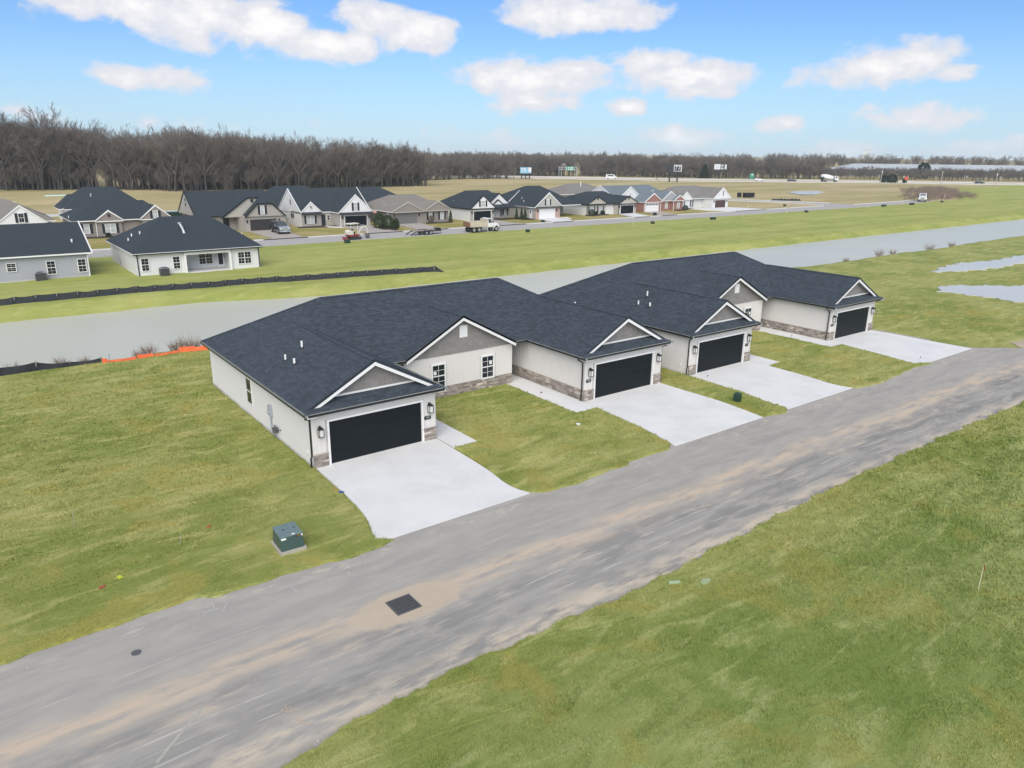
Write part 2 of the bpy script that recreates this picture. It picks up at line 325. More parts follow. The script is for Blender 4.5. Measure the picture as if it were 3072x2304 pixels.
M['silt'] = mat('black silt fabric', (.018, .021, .025), .75, .3, 2., .4, 6.); M['stake'] = mat('grey stake wood', (.30, .29, .27), .85, .2)
M['orange'] = mat('orange fence mesh', (.72, .13, .035), .6, .2, 3., .3, 10.); M['bark'] = mat('bark', (.055, .049, .045), .95, .25, 3.); M['twig'] = mat('twigs', (.14, .12, .104), .95, .3, .25)
M['twig_red'] = mat('dry brush', (.21, .16, .13), .95, .25, 1.); M['wood'] = mat('survey stake pale wood', (.62, .54, .42), .8, .1)
M['paint_or'] = mat('faded orange survey paint', (.43, .33, .255), .8, .15, 12.); M['paint'] = mat('survey paint', (.42, .415, .40), .7, .15, 12.); M['tan'] = mat('tan siding', (.40, .38, .34), .6, .06, 1.); M['sage'] = mat('sage siding', (.40, .395, .36), .6, .05, 1.)
M['wwhite'] = mat('white siding', (.66, .665, .67), .55, .03, 1.); M['bluegrey'] = mat('blue grey siding', (.335, .345, .375), .6, .05, 1.)
M['brick_brown'] = brick_mat('brown brick', (.185, .155, .14), (.24, .205, .185), (.29, .275, .26)); M['brick_red'] = brick_mat('red brick', (.22, .075, .06), (.29, .115, .09), (.34, .27, .24))
M['brick_grey'] = brick_mat('grey tan brick', (.27, .25, .225), (.34, .315, .28), (.38, .36, .34)); M['brick_pink'] = brick_mat('old rose brick', (.36, .20, .165), (.43, .29, .25), (.45, .40, .37))
M['shutter'] = mat('black shutter', (.017, .02, .026), .5, .2); M['char_door'] = mat('charcoal door', (.036, .033, .034), .5, .1); M['maroon'] = mat('maroon door', (.075, .04, .037), .5, .1); M['taupe_door'] = mat('taupe door', (.15, .145, .14), .5, .1)
M['tyre'] = mat('tyre', (.016, .016, .017), .85, .2); M['rim'] = mat('rim', (.45, .45, .46), .35, .1, metal=.6); M['steel'] = mat('dark steel', (.035, .035, .037), .55, .2)
M['carblue'] = mat('dark blue car paint', (.018, .025, .036), .25, .1, coat=.7); M['silver'] = mat('silver car paint', (.30, .34, .38), .28, .08, coat=.7); M['carwhite'] = mat('white vehicle paint', (.68, .69, .70), .35, .06, 3., coat=.4, dirt=((.45, .40, .33), .35))
M['windscreen'] = mat('windscreen', (.05, .06, .07), .08, .1); M['chrome'] = mat('chrome', (.6, .61, .62), .2, .05, metal=.8); M['lampw'] = mat('lamp lens', (.6, .6, .58), .2)
M['dumptan'] = mat('worn cream dump bed', (.50, .44, .36), .7, .15, 1.5, dirt=((.27, .16, .10), .7)); M['rust'] = mat('rust', (.20, .10, .06), .9, .3, 3.); M['red'] = mat('machine red', (.24, .04, .035), .5, .15)
M['exwhite'] = mat('machine cream', (.60, .57, .52), .55, .12, 3.); M['plank'] = mat('trailer deck wood', (.33, .29, .24), .9, .2, 4.)
M['mulch'] = mat('mulch', (.045, .035, .028), .95, .4, 6., .5, 20.); M['leaf'] = mat('evergreen leaf', (.035, .062, .022), .8, .4, 3.); M['leaf_dk'] = mat('dark conifer', (.014, .032, .018), .85, .4, 2.)
M['paver'] = mat('paver drive', (.36, .325, .295), .9, .12, 1.5); M['bb_blue'] = mat('billboard blue', (.22, .42, .56), .6, .25, .5); M['bb_pink'] = mat('billboard plum', (.30, .15, .20), .6, .2, .5)
M['bb_white'] = mat('billboard white', (.62, .64, .66), .6, .08, .5); M['bb_black'] = mat('billboard black', (.03, .032, .036), .6, .2); M['signgreen'] = mat('sign green', (.03, .22, .13), .5, .1)
M['metalroof'] = mat('pale metal roof', (.42, .45, .47), .5, .12, .06); M['warewall'] = mat('warehouse wall', (.20, .22, .24), .7, .1); M['tower'] = mat('silo concrete', (.52, .55, .57), .8, .06, .1)
M['teal'] = mat('pale teal pipe', (.42, .62, .56), .5, .05); M['pole'] = mat('utility pole', (.36, .35, .33), .85, .1); M['soil'] = mat('bare soil', (.40, .33, .24), .95, .25, .4, .5, 3.)
def stone_mat():
    ma = mat('stacked stone', (.305, .278, .252), .85, .22, 5., .5, 25., obj=False); t = ma.node_tree; b = t.nodes['Principled BSDF']
    old = b.inputs['Base Color'].links[0].from_socket
    r = m_(t, 'FRACT', m_(t, 'ADD', nd(t, 'ShaderNodeNewGeometry').outputs['Random Per Island'], nd(t, 'ShaderNodeObjectInfo').outputs['Random']))
    ra = nd(t, 'ShaderNodeValToRGB', {0: r}); e = ra.color_ramp.elements
    e[0].position = 0.; e[0].color = (.62, .60, .58, 1); e[1].position = 1.; e[1].color = (1.9, 1.85, 1.8, 1)
    for pos, cl in ((.35, (.95, .92, .92, 1)), (.62, (1.05, 1.0, .96, 1)), (.86, (1.35, 1.3, 1.25, 1))): x = e.new(pos); x.color = cl
    t.links.new(mixc(t, 1., old, ra.outputs[0], 'MULTIPLY'), b.inputs['Base Color']); return ma
M['stone'] = stone_mat()

# ================================================================== THE SETTING
T = 25.89                                  # second duplex stands this far along the road
wg, W, L, dm, ov, he, sl = 6.5, 23.15, 15.75, 5.46, .34, 2.79, .54
_ph = RNG.uniform(0, 6.28, 40); _dr = RNG.uniform(0, 6.28, 40)
def und(x, y, wl, k=6, o=0):
    s = 0
    for i in range(k):
        a = _dr[(i+o) % 40]; q = 2*PI/(wl*(.6+.25*i)); s = s+np.sin((x*math.cos(a)+y*math.sin(a))*q+_ph[(i*3+o) % 40])
    return s/k
def ss(v, a, b): t = np.clip((v-a)/(b-a), 0, 1); return t*t*(3-2*t)
def crest(x): return 25.7-1.5*ss(x, 60, 85)+.35*und(x, 0*x, 9, 4, 3)
def farbank(x): return 46.4-3.4*ss(x, 6, 19)+.3*und(x, 0*x, 8, 4, 9)
WZ = -.9
def ground_z(x, y):
    x = np.asarray(x, float); y = np.asarray(y, float)
    lift = np.maximum.reduce([ss(y, -16.6, -18.2)*-0 + ss(-y, 16.6, 18.4), ss(-x, 1.4, 2.6)*ss(y, -5.6, -4.0), ss(y, 16.2, 18.), ss(x, 50.2, 53.)*ss(y, -8.2, -6.5)])
    z = -.03 + lift*(.10+.05*und(x, y, 7.)+.03*und(x, y, 2.6, 6, 5))
    far = ss(np.hypot(x-10, y), 40, 90)*(1-ss(y, 74, 80)*ss(-y, -172, -164)*ss(-x, -262, -250)); z = z+far*(.12*und(x, y, 40., 5, 2)); zn = ss(y, 74, 80)*ss(-y, -172, -164)*ss(-x, -262, -250); z = z*(1-zn)
    c, f = crest(x), farbank(x); pond = ss(x, 345, 335)*0+np.where(x < 340, 1, 0)*np.where(x > -120, 1, 0)
    dn = ss(y, c-.3, c+2.6)*ss(-y, -(f+4.2), -(f-.4)); z = np.where(pond > 0, z*(1-dn)+(-1.5)*dn, z)
    z = z+.55*np.exp(-((x-225)/22)**2-((y-149)/6)**2)*2.2+1.6*np.exp(-((x-20)/26)**2-((y-205)/7)**2)
    return z
def sheet(name, xs, ys, m, zf=ground_z):
    xs = np.array(sorted(set(np.round(xs, 3)))); ys = np.array(sorted(set(np.round(ys, 3)))); X, Y = np.meshgrid(xs, ys); Z = zf(X, Y)
    n, k = X.shape; me = bpy.data.meshes.new(name); me.vertices.add(n*k); me.vertices.foreach_set('co', np.stack([X, Y, Z], -1).astype(np.float32).ravel())
    i = (np.arange(n-1)[:, None]*k+np.arange(k-1)[None]).ravel(); q = np.stack([i, i+1, i+1+k, i+k], -1).astype(np.int32)
    me.loops.add(q.size); me.loops.foreach_set('vertex_index', q.ravel()); me.polygons.add(len(q)); me.polygons.foreach_set('loop_start', np.arange(len(q), dtype=np.int32)*4)
    me.polygons.foreach_set('use_smooth', np.ones(len(q), bool)); me.materials.append(m); me.update(); me.validate(); return tag(link(name, me), kind='structure')
R_ = np.arange
sheet('ground', list(R_(-40, 130, 1.))+list(R_(130, 345, 4))+list(R_(345, 900, 25))+[1200, 2000, 3500]+list(R_(-140, -40, 5))+[-300, -700, -1500, -2500],
      list(R_(-40, 22, 1.))+list(R_(22, 52, .45))+list(R_(52, 120, 2.5))+list(R_(120, 400, 5))+list(R_(400, 900, 30))+[1300, 2200, 3500]+[-60, -100, -250, -700, -1500], M['grass'])
mb = MB(); mb.poly([(-118, 20, WZ), (338, 20, WZ), (338, 60, WZ), (-118, 60, WZ)]); struct('pond', mb, M['water'])

def wob(pts, step=.15, amp=.05, seed=0, closed=True):
    r = random.Random(seed); out = []; n = len(pts); d = 0
    for i in range(n if closed else n-1):
        a, b = Vector(pts[i]), Vector(pts[(i+1) % n]); k = max(1, int((b-a).length/step)); nr = Vector((-(b-a).y, (b-a).x)).normalized()
        for j in range(k):
            q = a.lerp(b, j/k); d += (b-a).length/k
            out.append(q+nr*amp*(.55*math.sin(d*1.7+seed)+.5*math.sin(d*4.3+seed*2.1)+r.uniform(-.45, .45)))
    return out
def inset(p, d):
    n = len(p); o = []
    for i in range(n):
        a = (p[i]-p[i-1]); b = (p[(i+1) % n]-p[i]); t = (a.normalized()+b.normalized()); t = t.normalized() if t.length > 1e-6 else a.normalized()
        o.append(p[i]+Vector((-t.y, t.x))*d)
    return o
SODS = []
def sod(name, pts, amp=.05, z=.075, seed=0):       # a raised turf edge: rounded shoulder, ragged outline (pts counter-clockwise)
    p = wob(pts, .16, amp, seed); SODS.append([tuple(q) for q in p]); n = len(p); rings = [(0, -.05), (.008, .025), (.04, .062), (.12, z)]; vs = []; fs = []
    for d, h in rings: vs += [(q.x, q.y, h+(.008*math.sin(q.x*9+q.y*7) if h > .02 else 0)) for q in inset(p, d)]
    for k in range(len(rings)-1): fs += [(k*n+i, k*n+(i+1) % n, (k+1)*n+(i+1) % n, (k+1)*n+i) for i in range(n)]
    fs.append(tuple(range(3*n, 4*n))); b = MB(); b.add(vs, fs); return struct(name, b, M['grass'])
sod('lawn', [(-45, -7.6), (-12.6, -7.75), (-9, -7.6), (-7.1, -7.6), (-6.7, -7.85), (-3, -8.0), (-1.9, -8.2), (-.7, -8.15), (-.15, -7.95), (-.75, -7.45), (-.35, -5.9), (-.12, -3.2), (-.03, -.2), (-.03, 16.5), (-3, 16.5), (-3, -3), (-45, -3)], .05, seed=1)
M1 = [(8.0, -1.6), (6.6, -1.62), (6.48, -4.3), (6.22, -6.5), (6.35, -7.6), (6.9, -8.05), (8.8, -8.3), (11, -8.05), (12.1, -8.1), (12.3, -7.9), (15.2, -7.9), (15.75, -7.5), (16.15, -5.2), (16.5, -1.3), (14.9, -1.25), (14.93, 5.38), (8.02, 5.38)]
sod('lawn', M1, .04, seed=2)
sod('lawn', [(23.22, 16.5), (23.22, 0), (23.35, -4.8), (23.05, -7.75), (24.0, -8.0), (24.7, -8.1), (25.4, -7.75), (25.5, -6.6), (25.85, -4.2), (25.86, 0), (25.86, 16.5)], .03, seed=3)
sod('lawn', [(x+T if x < 15 else x+T, y) for x, y in M1[:10]]+[(40.4, -7.75), (42.4, -8.0), (42.3, -7.7), (41.4, -7.2), (41.7, -5.4), (42.35, -1.3), (40.8, -1.25), (40.82, 5.38), (8.02+T, 5.38)], .04, seed=4)
sod('lawn', [(-45, -20), (70, -20), (70, -15.0), (55, -15.1), (40, -15.35), (33, -15.2), (26, -15.15), (19.7, -15.15), (14.2, -15.3), (8, -15.55), (5.3, -15.75), (2.2, -15.6), (-.1, -15.55), (-2.3, -15.5), (-4.3, -15.6), (-6.3, -15.8), (-7.6, -16.0), (-10, -16.3), (-45, -17)], .10, .06, seed=5)
rp = wob([(-60, -16.8), (-8, -16.3), (0, -15.9), (20, -15.5), (52, -15.6), (56, -13.2), (54, -10.4), (51.2, -8.6), (49.6, -7.3), (-60, -7.3)], .4, .06, 8)
mb = MB(); mb.ext([(q.x, q.y, -.12) for q in rp], (0, 0, .12)); struct('road', mb, M['road'])
mb = MB(); q = wob([(52.6, -10.2), (54.5, -11.6), (57, -11), (57, -9), (54.5, -8.6)], .3, .2, 12); mb.ext([(a.x, a.y, -.06) for a in q], (0, 0, .075)); struct('bare_earth', mb, M['soil'])
def slab(name, pts, z, m, kind='structure'):
    mb = MB(); mb.ext([(x, y, -.1) for x, y in pts], (0, 0, z+.1)); return struct(name, mb, m)
def arc(pts):
    o = []
    for i in range(len(pts)-1):
        for k in range(6):
            p0 = Vector(pts[max(i-1, 0)]); p1 = Vector(pts[i]); p2 = Vector(pts[i+1]); p3 = Vector(pts[min(i+2, len(pts)-1)]); t = k/6
            o.append(tuple(.5*((2*p1)+(p2-p0)*t+(2*p0-5*p1+4*p2-p3)*t*t+(3*p1-p0-3*p2+p3)*t**3)))
    return o+[pts[-1]]
def drive(lft, rgt): slab('driveway', arc(lft)+arc(rgt), .035, M['concrete'])
drive([(.05, .1), (-.02, -3.1), (-.22, -5.6), (-.9, -7.8)], [(6.45, -7.8), (6.18, -6.6), (6.4, -4.3), (6.5, .1)])
drive([(16.66, .1), (16.35, -4.), (16.1, -6.), (15.7, -7.8)], [(23.0, -7.8), (23.3, -4.8), (23.2, -2.), (23.12, .1)])
drive([(T+.05, .1), (T-.03, -3.1), (T-.3, -5.4), (T-.75, -7.8)], [(32.35, -7.8), (32.05, -6.6), (32.3, -4.3), (32.4, .1)])
drive([(42.55, .1), (42.1, -3.5), (41.6, -6.2), (41.0, -7.7)], [(49.5, -7.7), (49.3, -5.), (49.25, -2.), (49.02, .1)])
for o in (0, T):
    slab('path', [(o+6.57, -1.52), (o+7.98, -1.52), (o+7.98, dm-.05), (o+7.72, dm-.05), (o+7.72, dm+1.85), (o+6.57, dm+1.85)], .037, M['concrete'])
    slab('path', [(o+14.97, -1.2), (o+16.585, -1.2), (o+16.585, dm+1.85), (o+15.43, dm+1.85), (o+15.43, dm-.05), (o+14.97, dm-.05)], .037, M['concrete'])
mb = MB(); mb.box(49.3, -.5, -.05, 49.42, 3, .05); mb.box(49.45, -4.6, -.05, 49.62, -.5, .05); struct('footing_edge', mb, M['pad'])

# street of houses behind the pond, its kerb and drives
mb = MB(); mb.ext([(x, y, -.15) for x, y in [(-120, 82.2), (160, 82.2), (200, 82.4), (236, 84.), (250, 87), (250, 91), (236, 90), (204, 88.4), (204, 96), (201.4, 104), (196.2, 114.6), (193.5, 125), (191.5, 136), (184, 136), (186.5, 124), (189.3, 114), (193.5, 103), (194, 96), (192, 90), (-120, 90)]], (0, 0, .17)); struct('street', mb, M['street'])
def strip(name, pts, wd, z0, z1, m):
    mb = MB()
    for a, b in zip(pts[:-1], pts[1:]): mb.beam((a[0], a[1], (z0+z1)/2), (b[0], b[1], (z0+z1)/2), wd, z1-z0)
    return struct(name, mb, m)
strip('kerb', [(-120, 90.3), (190, 90.3), (193, 92), (193.6, 96), (193.2, 103)], .6, -.1, .14, M['kerb'])
strip('kerb', [(193.2, 103.1), (189, 114), (186.2, 124), (183.8, 136)], .6, -.1, .14, M['kerb'])
strip('kerb', [(205, 89.2), (236, 90.7), (246, 92)], .6, -.1, .14, M['kerb'])
strip('kerb', [(204.4, 97), (202, 104.5), (196.8, 115), (194.1, 125)], .5, -.1, .14, M['kerb'])
for pts, m in [([(31.3, 104), (31.0, 91), (29, 90), (36.5, 90), (35.9, 91), (37.2, 104)], 'paver'), ([(49, 103), (48.4, 92), (46.6, 90), (54.4, 90), (53.4, 92), (54.2, 103)], 'paver'),
               ([(59.3, 102), (58.4, 92), (57, 90), (64, 90), (63, 92), (64.8, 102)], 'paver'), ([(76.9, 101), (77, 92), (75.6, 90), (82.6, 90), (81.6, 92), (82, 101)], 'paver'),
               ([(91.8, 98), (89.6, 90), (95.4, 90), (97.4, 98)], 'concrete'), ([(97.4, 94.6), (97.9, 98), (100.2, 98), (98.6, 94.6)], 'concrete'),
               ([(116.9, 98.4), (113.6, 90), (118.6, 90), (122.3, 98.4)], 'concrete'), ([(126.9, 99.5), (122.6, 90), (128, 90), (132, 99.5)], 'paver'),
               ([(146, 104.5), (153.9, 100.2), (160.2, 100.2), (163, 90), (150, 90), (146, 97)], 'concrete')]:
    slab('driveway', pts, .16 if m == 'paver' else .165, M[m])
strip('path', [(46.6, 106.4), (47.4, 104), (49, 102.4)], 1.1, -.05, .1, M['concrete'])
strip('street', [(-120, 163), (9, 157.5), (180, 150)], 6., -.1, .09, M['highway'])
# highway
HW = [(170, 372), (240, 312), (262, 290), (296, 250), (337, 215), (385, 180), (442, 129), (520, 45), (760, -200)]
strip('road', HW, 9., -.1, .35, M['highway']); strip('road', [(x+16, y+16) for x, y in HW], 9., -.1, .5, M['highway'])
# standing water on the right-hand lots
def blob(pts, z, seed, amp=.35): 
    q = wob(pts, .5, amp, seed); mb = MB(); mb.ext([(a.x, a.y, z-.1) for a in q], (0, 0, .1)); return mb
struct('puddle', blob([(87, 12.2), (93, 10.0), (99, 9.2), (112, 9.4), (122, 11.5), (115, 12.6), (105, 12.6), (98, 14.), (92, 13.6)], .14, 3, .5), M['puddle'])
struct('puddle', blob([(73, 5.4), (73.5, 1), (73.5, -4), (80, -5.5), (88, -2), (85, 1), (80, 4.8), (76.5, 6.9)], .14, 4, .5), M['puddle'])
struct('puddle', blob([(237, 127), (244, 126), (262, 134), (268, 140), (256, 142.5), (247, 139)], .3, 5, .6), M['puddle'])

# ================================================================== THE DUPLEXES
def clip(poly, cp):                       # convex clip (counter-clockwise clip polygon), 2-D
    out = poly
    for i in range(len(cp)):
        a, b = cp[i], cp[(i+1) % len(cp)]; src = out; out = []
        if not src: return []
        f = lambda p: (b[0]-a[0])*(p[1]-a[1])-(b[1]-a[1])*(p[0]-a[0])
        for j in range(len(src)):
            p, q = src[j-1], src[j]; fp, fq = f(p), f(q)
            if fq >= -1e-9:
                if fp < -1e-9: t = fp/(fp-fq); out.append((p[0]+(q[0]-p[0])*t, p[1]+(q[1]-p[1])*t))
                out.append(q)
            elif fp >= -1e-9: t = fp/(fp-fq); out.append((p[0]+(q[0]-p[0])*t, p[1]+(q[1]-p[1])*t))
    return out
def area(p): return .5*sum(p[i-1][0]*p[i][1]-p[i][0]*p[i-1][1] for i in range(len(p)))
def ccw(p): return p if area(p) > 0 else p[::-1]
class Plane:                              # roof plane through eave point o, horizontal axis eu, up-slope direction (plan) ev2
    def __init__(s, o, up2, slope):
        s.o = Vector(o); u2 = Vector(up2); s.ev = Vector((u2.x, u2.y, slope)).normalized(); s.eu = Vector((u2.y, -u2.x, 0)); s.en = s.eu.cross(s.ev); s.sl = slope; s.up2 = u2
        if s.en.z < 0: s.eu = -s.eu; s.en = s.eu.cross(s.ev)
    def uv(s, p2):
        d = Vector((p2[0], p2[1]))-s.o.xy; a = d.dot(s.up2); return (d.dot(s.eu.xy), a*math.sqrt(1+s.sl**2))
    def p3(s, u, v, h=0): return s.o+s.eu*u+s.ev*v+s.en*h
EXPO = .15
def tile_mesh(mb, pl, poly, v0, lo, hi, expo):      # one shingle: butt edge proud, top edge tucked
    n = len(poly); top = [pl.p3(u, v, lo+(hi-lo)*(1-(v-v0)/expo)) for u, v in poly]; bot = [pl.p3(u, v, -.004) for u, v in poly]
    mb.add(top+bot, [tuple(range(n))]+[(i, n+i, n+(i+1) % n, (i+1) % n) for i in range(n)])
def shingle_plane(mb, pl, poly2, rnd, singles=None, cand=None):
    cp = ccw([pl.uv(p) for p in poly2]); vmax = max(p[1] for p in cp); v = 0.; row = 0
    while v < vmax:
        umin = min(p[0] for p in cp)-.3; umax = max(p[0] for p in cp)+.3; u = umin-rnd.random()*.3
        while u < umax:
            wd = rnd.choice((.18, .24, .30, .36)); q = [(u, v), (u+wd-.006, v), (u+wd-.006, v+EXPO), (u, v+EXPO)]; c = clip(q, cp); a = abs(area(c)) if len(c) > 2 else 0
            hi = rnd.choice((.013, .013, .022))
            if a > .0004:
                if cand is not None and a > .99*(wd-.006)*EXPO: cand.append((pl, u, v, wd, hi))
                else: tile_mesh(mb, pl, c, v, .003, hi, EXPO)
            u += wd
        v += EXPO; row += 1
def caps(mb, a, b, rnd, wd=.15, h=.035):
    a = Vector(a); b = Vector(b); d = (b-a); n = int(d.length/.2); t = d.normalized(); r = t.cross(Vector((0, 0, 1))).normalized(); up = r.cross(t)
    if up.z < 0: up = -up
    drop = .07 if abs(t.z) < .05 else .06
    for i in range(n):
        p = a+t*(i*.2); q = p+t*.21; h0, h1 = h+.012, h
        mb.add([p+up*h0, p+r*wd-up*drop+up*h0, p-r*wd-up*drop+up*h0, q+up*h1, q+r*wd-up*drop+up*h1, q-r*wd-up*drop+up*h1], [(0, 3, 4, 1), (0, 2, 5, 3), (0, 1, 2), (1, 4, 5, 2)])
def gutter(mb, a, b, out):                # U-shaped trough; a,b along the eave top edge, out = outward direction
    a = Vector(a); b = Vector(b); o = Vector(out)
    P = [(.0, -.012), (.0, -.125), (.085, -.125), (.12, -.02), (.12, .0), (.108, .0), (.108, -.02), (.078, -.112), (.012, -.112), (.012, -.012)]
    ra = [a+o*x+Vector((0, 0, z)) for x, z in P]; rb = [b+o*x+Vector((0, 0, z)) for x, z in P]; n = len(P)
    for i in range(n):
        j = (i+1) % n; mb.add([ra[i], rb[i], rb[j], ra[j]], [(0, 1, 2, 3)], 1 if 4 < i < 9 else 0)
    mb.add(ra, [tuple(range(n))]); mb.add(rb, [tuple(range(n))])
BOARD = {}
def board_mesh(wd, h):
    k = (round(wd, 3), round(h, 2))
    if k not in BOARD:
        b = MB(); b.box(.002, -.018, 0, wd-.002, .05, h); b.box(wd*.5-.018, -.034, 0, wd*.5+.018, -.017, h); BOARD[k] = b.mesh('siding_board', M['board'])
    return BOARD[k]
def boards(rt, p, direc, length, z0, z1, holes=(), n=None, par=None):
    ang = {'-y': 0, '-x': -PI/2, '+x': PI/2}[direc]; n = n or max(1, round(length/.2)); wd = length/n; ex = Vector((math.cos(ang), math.sin(ang), 0))
    for i in range(n):
        a, b = i*wd, (i+1)*wd; segs = [(z0, z1)]
        for (h0, h1, g0, g1) in holes:
            if b > h0+.02 and a < h1-.02: segs = [s for (s0, s1) in segs for s in ((s0, min(s1, g0)), (max(s0, g1), s1)) if s[1]-s[0] > .03]
        for s0, s1 in segs: link('siding_board', board_mesh(wd, s1-s0), rt, Vector(p)+ex*a+Vector((0, 0, s0)), (0, 0, ang))
_stone = []
for k in range(10):
    r = random.Random(k); b = MB(); j = lambda a: r.uniform(-a, a)
    f = [(.012+j(.01), -1+j(.18), .05+j(.05)), (.988+j(.01), -1+j(.18), .05+j(.05)), (.988+j(.01), -1+j(.18), .95+j(.05)), (.012+j(.01), -1+j(.18), .95+j(.05))]
    bk = [(0, .2, .02), (1, .2, .02), (1, .2, .98), (0, .2, .98)]; mid = (.5+j(.2), -1.12+j(.1), .5+j(.2))
    b.add(f+bk+[mid], [(0, 1, 8), (1, 2, 8), (2, 3, 8), (3, 0, 8), (0, 4, 5, 1), (1, 5, 6, 2), (2, 6, 7, 3), (3, 7, 4, 0)]); _stone.append(b)
STONE_ME = [b.mesh('stone', M['stone']) for b in _stone]
def stones(rt, p, direc, length, h, rnd, budget, bulk):
    ang = {'-y': 0, '-x': -PI/2, '+x': PI/2}[direc]; Rm = Matrix.Rotation(ang, 3, 'Z'); z = 0.; p = Vector(p)
    while z < h-.03:
        rh = min(rnd.choice((.075, .1, .1, .125)), h-z); rh = h-z if h-z-rh < .05 else rh; x = 0.
        while x < length-.01:
            wd = min(rnd.uniform(.16, .46), length-x); wd = length-x if length-x-wd < .1 else wd; dp = rnd.uniform(.032, .062); k = rnd.randrange(10)
            if budget[0] > 0:
                o = link('stone', STONE_ME[k], rt, p+Rm @ Vector((x+.003, 0, z+.003)), (0, 0, ang)); o.scale = (wd-.007, dp, rh-.007); budget[0] -= 1
            else:
                s = _stone[k]; bulk.add([p+Rm @ Vector((x+.003+v[0]*(wd-.007), v[1]*dp, z+.003+v[2]*(rh-.007))) for v in s.v], s.f)
            x += wd
        z += rh
def frame(mb, x0, z0, x1, z1, t, y0, y1, m=0, bot=True):     # rectangular frame in the x-z plane (local)
    mb.box(x0, y0, z1-t, x1, y1, z1, m); mb.box(x0, y0, z0+(t if bot else 0), x0+t, y1, z1-t, m); mb.box(x1-t, y0, z0+(t if bot else 0), x1, y1, z1-t, m)
    if bot: mb.box(x0, y0, z0, x1, y1, z0+t, m)
def xf(mb, p, ang):
    Rm = Matrix.Rotation(ang, 3, 'Z'); p = Vector(p); mb.v = [tuple(p+Rm @ Vector(v)) for v in mb.v]; return mb
ANG = {'-y': 0, '-x': -PI/2, '+x': PI/2, '+y': PI}
def window(rt, p, direc, w_, h, trim=.09, cols=2, grid=(2, 2), sticker=None, glass='glass', mull=1, gridlow=True, pmat='white', world=False, depth=.05):
    a = ANG[direc]; mb = MB(); frame(mb, 0, 0, w_, h, trim, -depth, .03)
    iw, z0, z1 = w_-2*trim, trim, h-trim; zm = (z0+z1)/2
    mb.box(trim, -depth*.6, zm-.03, w_-trim, .02, zm+.03)
    for c in range(1, mull): x = trim+iw*c/mull; mb.box(x-.04, -depth*.9, z0, x+.04, .02, z1)
    fr = part('window', xf(mb, p, a), M[pmat], rt, world=world)
    g = MB(); 
    for k in range(mull):
        xa, xb = trim+iw*k/mull+(.04 if k else 0), trim+iw*(k+1)/mull-(.04 if k < mull-1 else 0)
        if grid:
            for (u0, u1, on) in ((zm+.03, z1, True), (z0, zm-.03, gridlow)):
                if on:
                    for c in range(1, grid[0]): x = xa+(xb-xa)*c/grid[0]; g.box(x-.009, -depth*.35, u0, x+.009, .005, u1)
                    for c in range(1, grid[1]): z = u0+(u1-u0)*c/grid[1]; g.box(xa, -depth*.35-.003, z-.009, xb, .004, z+.009)
    if g.v: part('muntin', xf(g, p, a), M[pmat], fr, world=world)
    for (u0, u1) in ((zm+.03, z1), (z0, zm-.03)):
        pn = MB(); pn.box(trim, -.004, u0, w_-trim, .012, u1); part('pane', xf(pn, p, a), M[glass], fr, world=world)
    if sticker: 
        s = MB(); s.box(sticker[0], -.03, sticker[1], sticker[0]+.2, -.027, sticker[1]+.2); part('sticker', xf(s, p, a), M['label'], fr, world=world)
    return fr
def text_mesh(txt, size, m, name='lettering'):
    c = bpy.data.curves.new(name, 'FONT'); c.body = txt; c.size = size; c.align_x = 'CENTER'; c.align_y = 'CENTER'; o = bpy.data.objects.new(name, c); COL.objects.link(o)
    dg = bpy.context.evaluated_depsgraph_get(); me = bpy.data.meshes.new_from_object(o.evaluated_get(dg)); me.name = name; me.materials.clear(); me.materials.append(m); bpy.data.objects.remove(o); bpy.data.curves.remove(c); return me
def lettering(rt, txt, size, p, direc, m, name='lettering', sx=1., world=False):
    me = text_mesh(txt, size, M[m], name); L_, rz = WL.get(rt, (Vector((0, 0, 0)), 0)) if world else (Vector((0, 0, 0)), 0)
    o = link(name, me, rt, Vector(p)-L_, (PI/2, 0, ANG[direc])); o.scale = (sx, 1, 1); return o
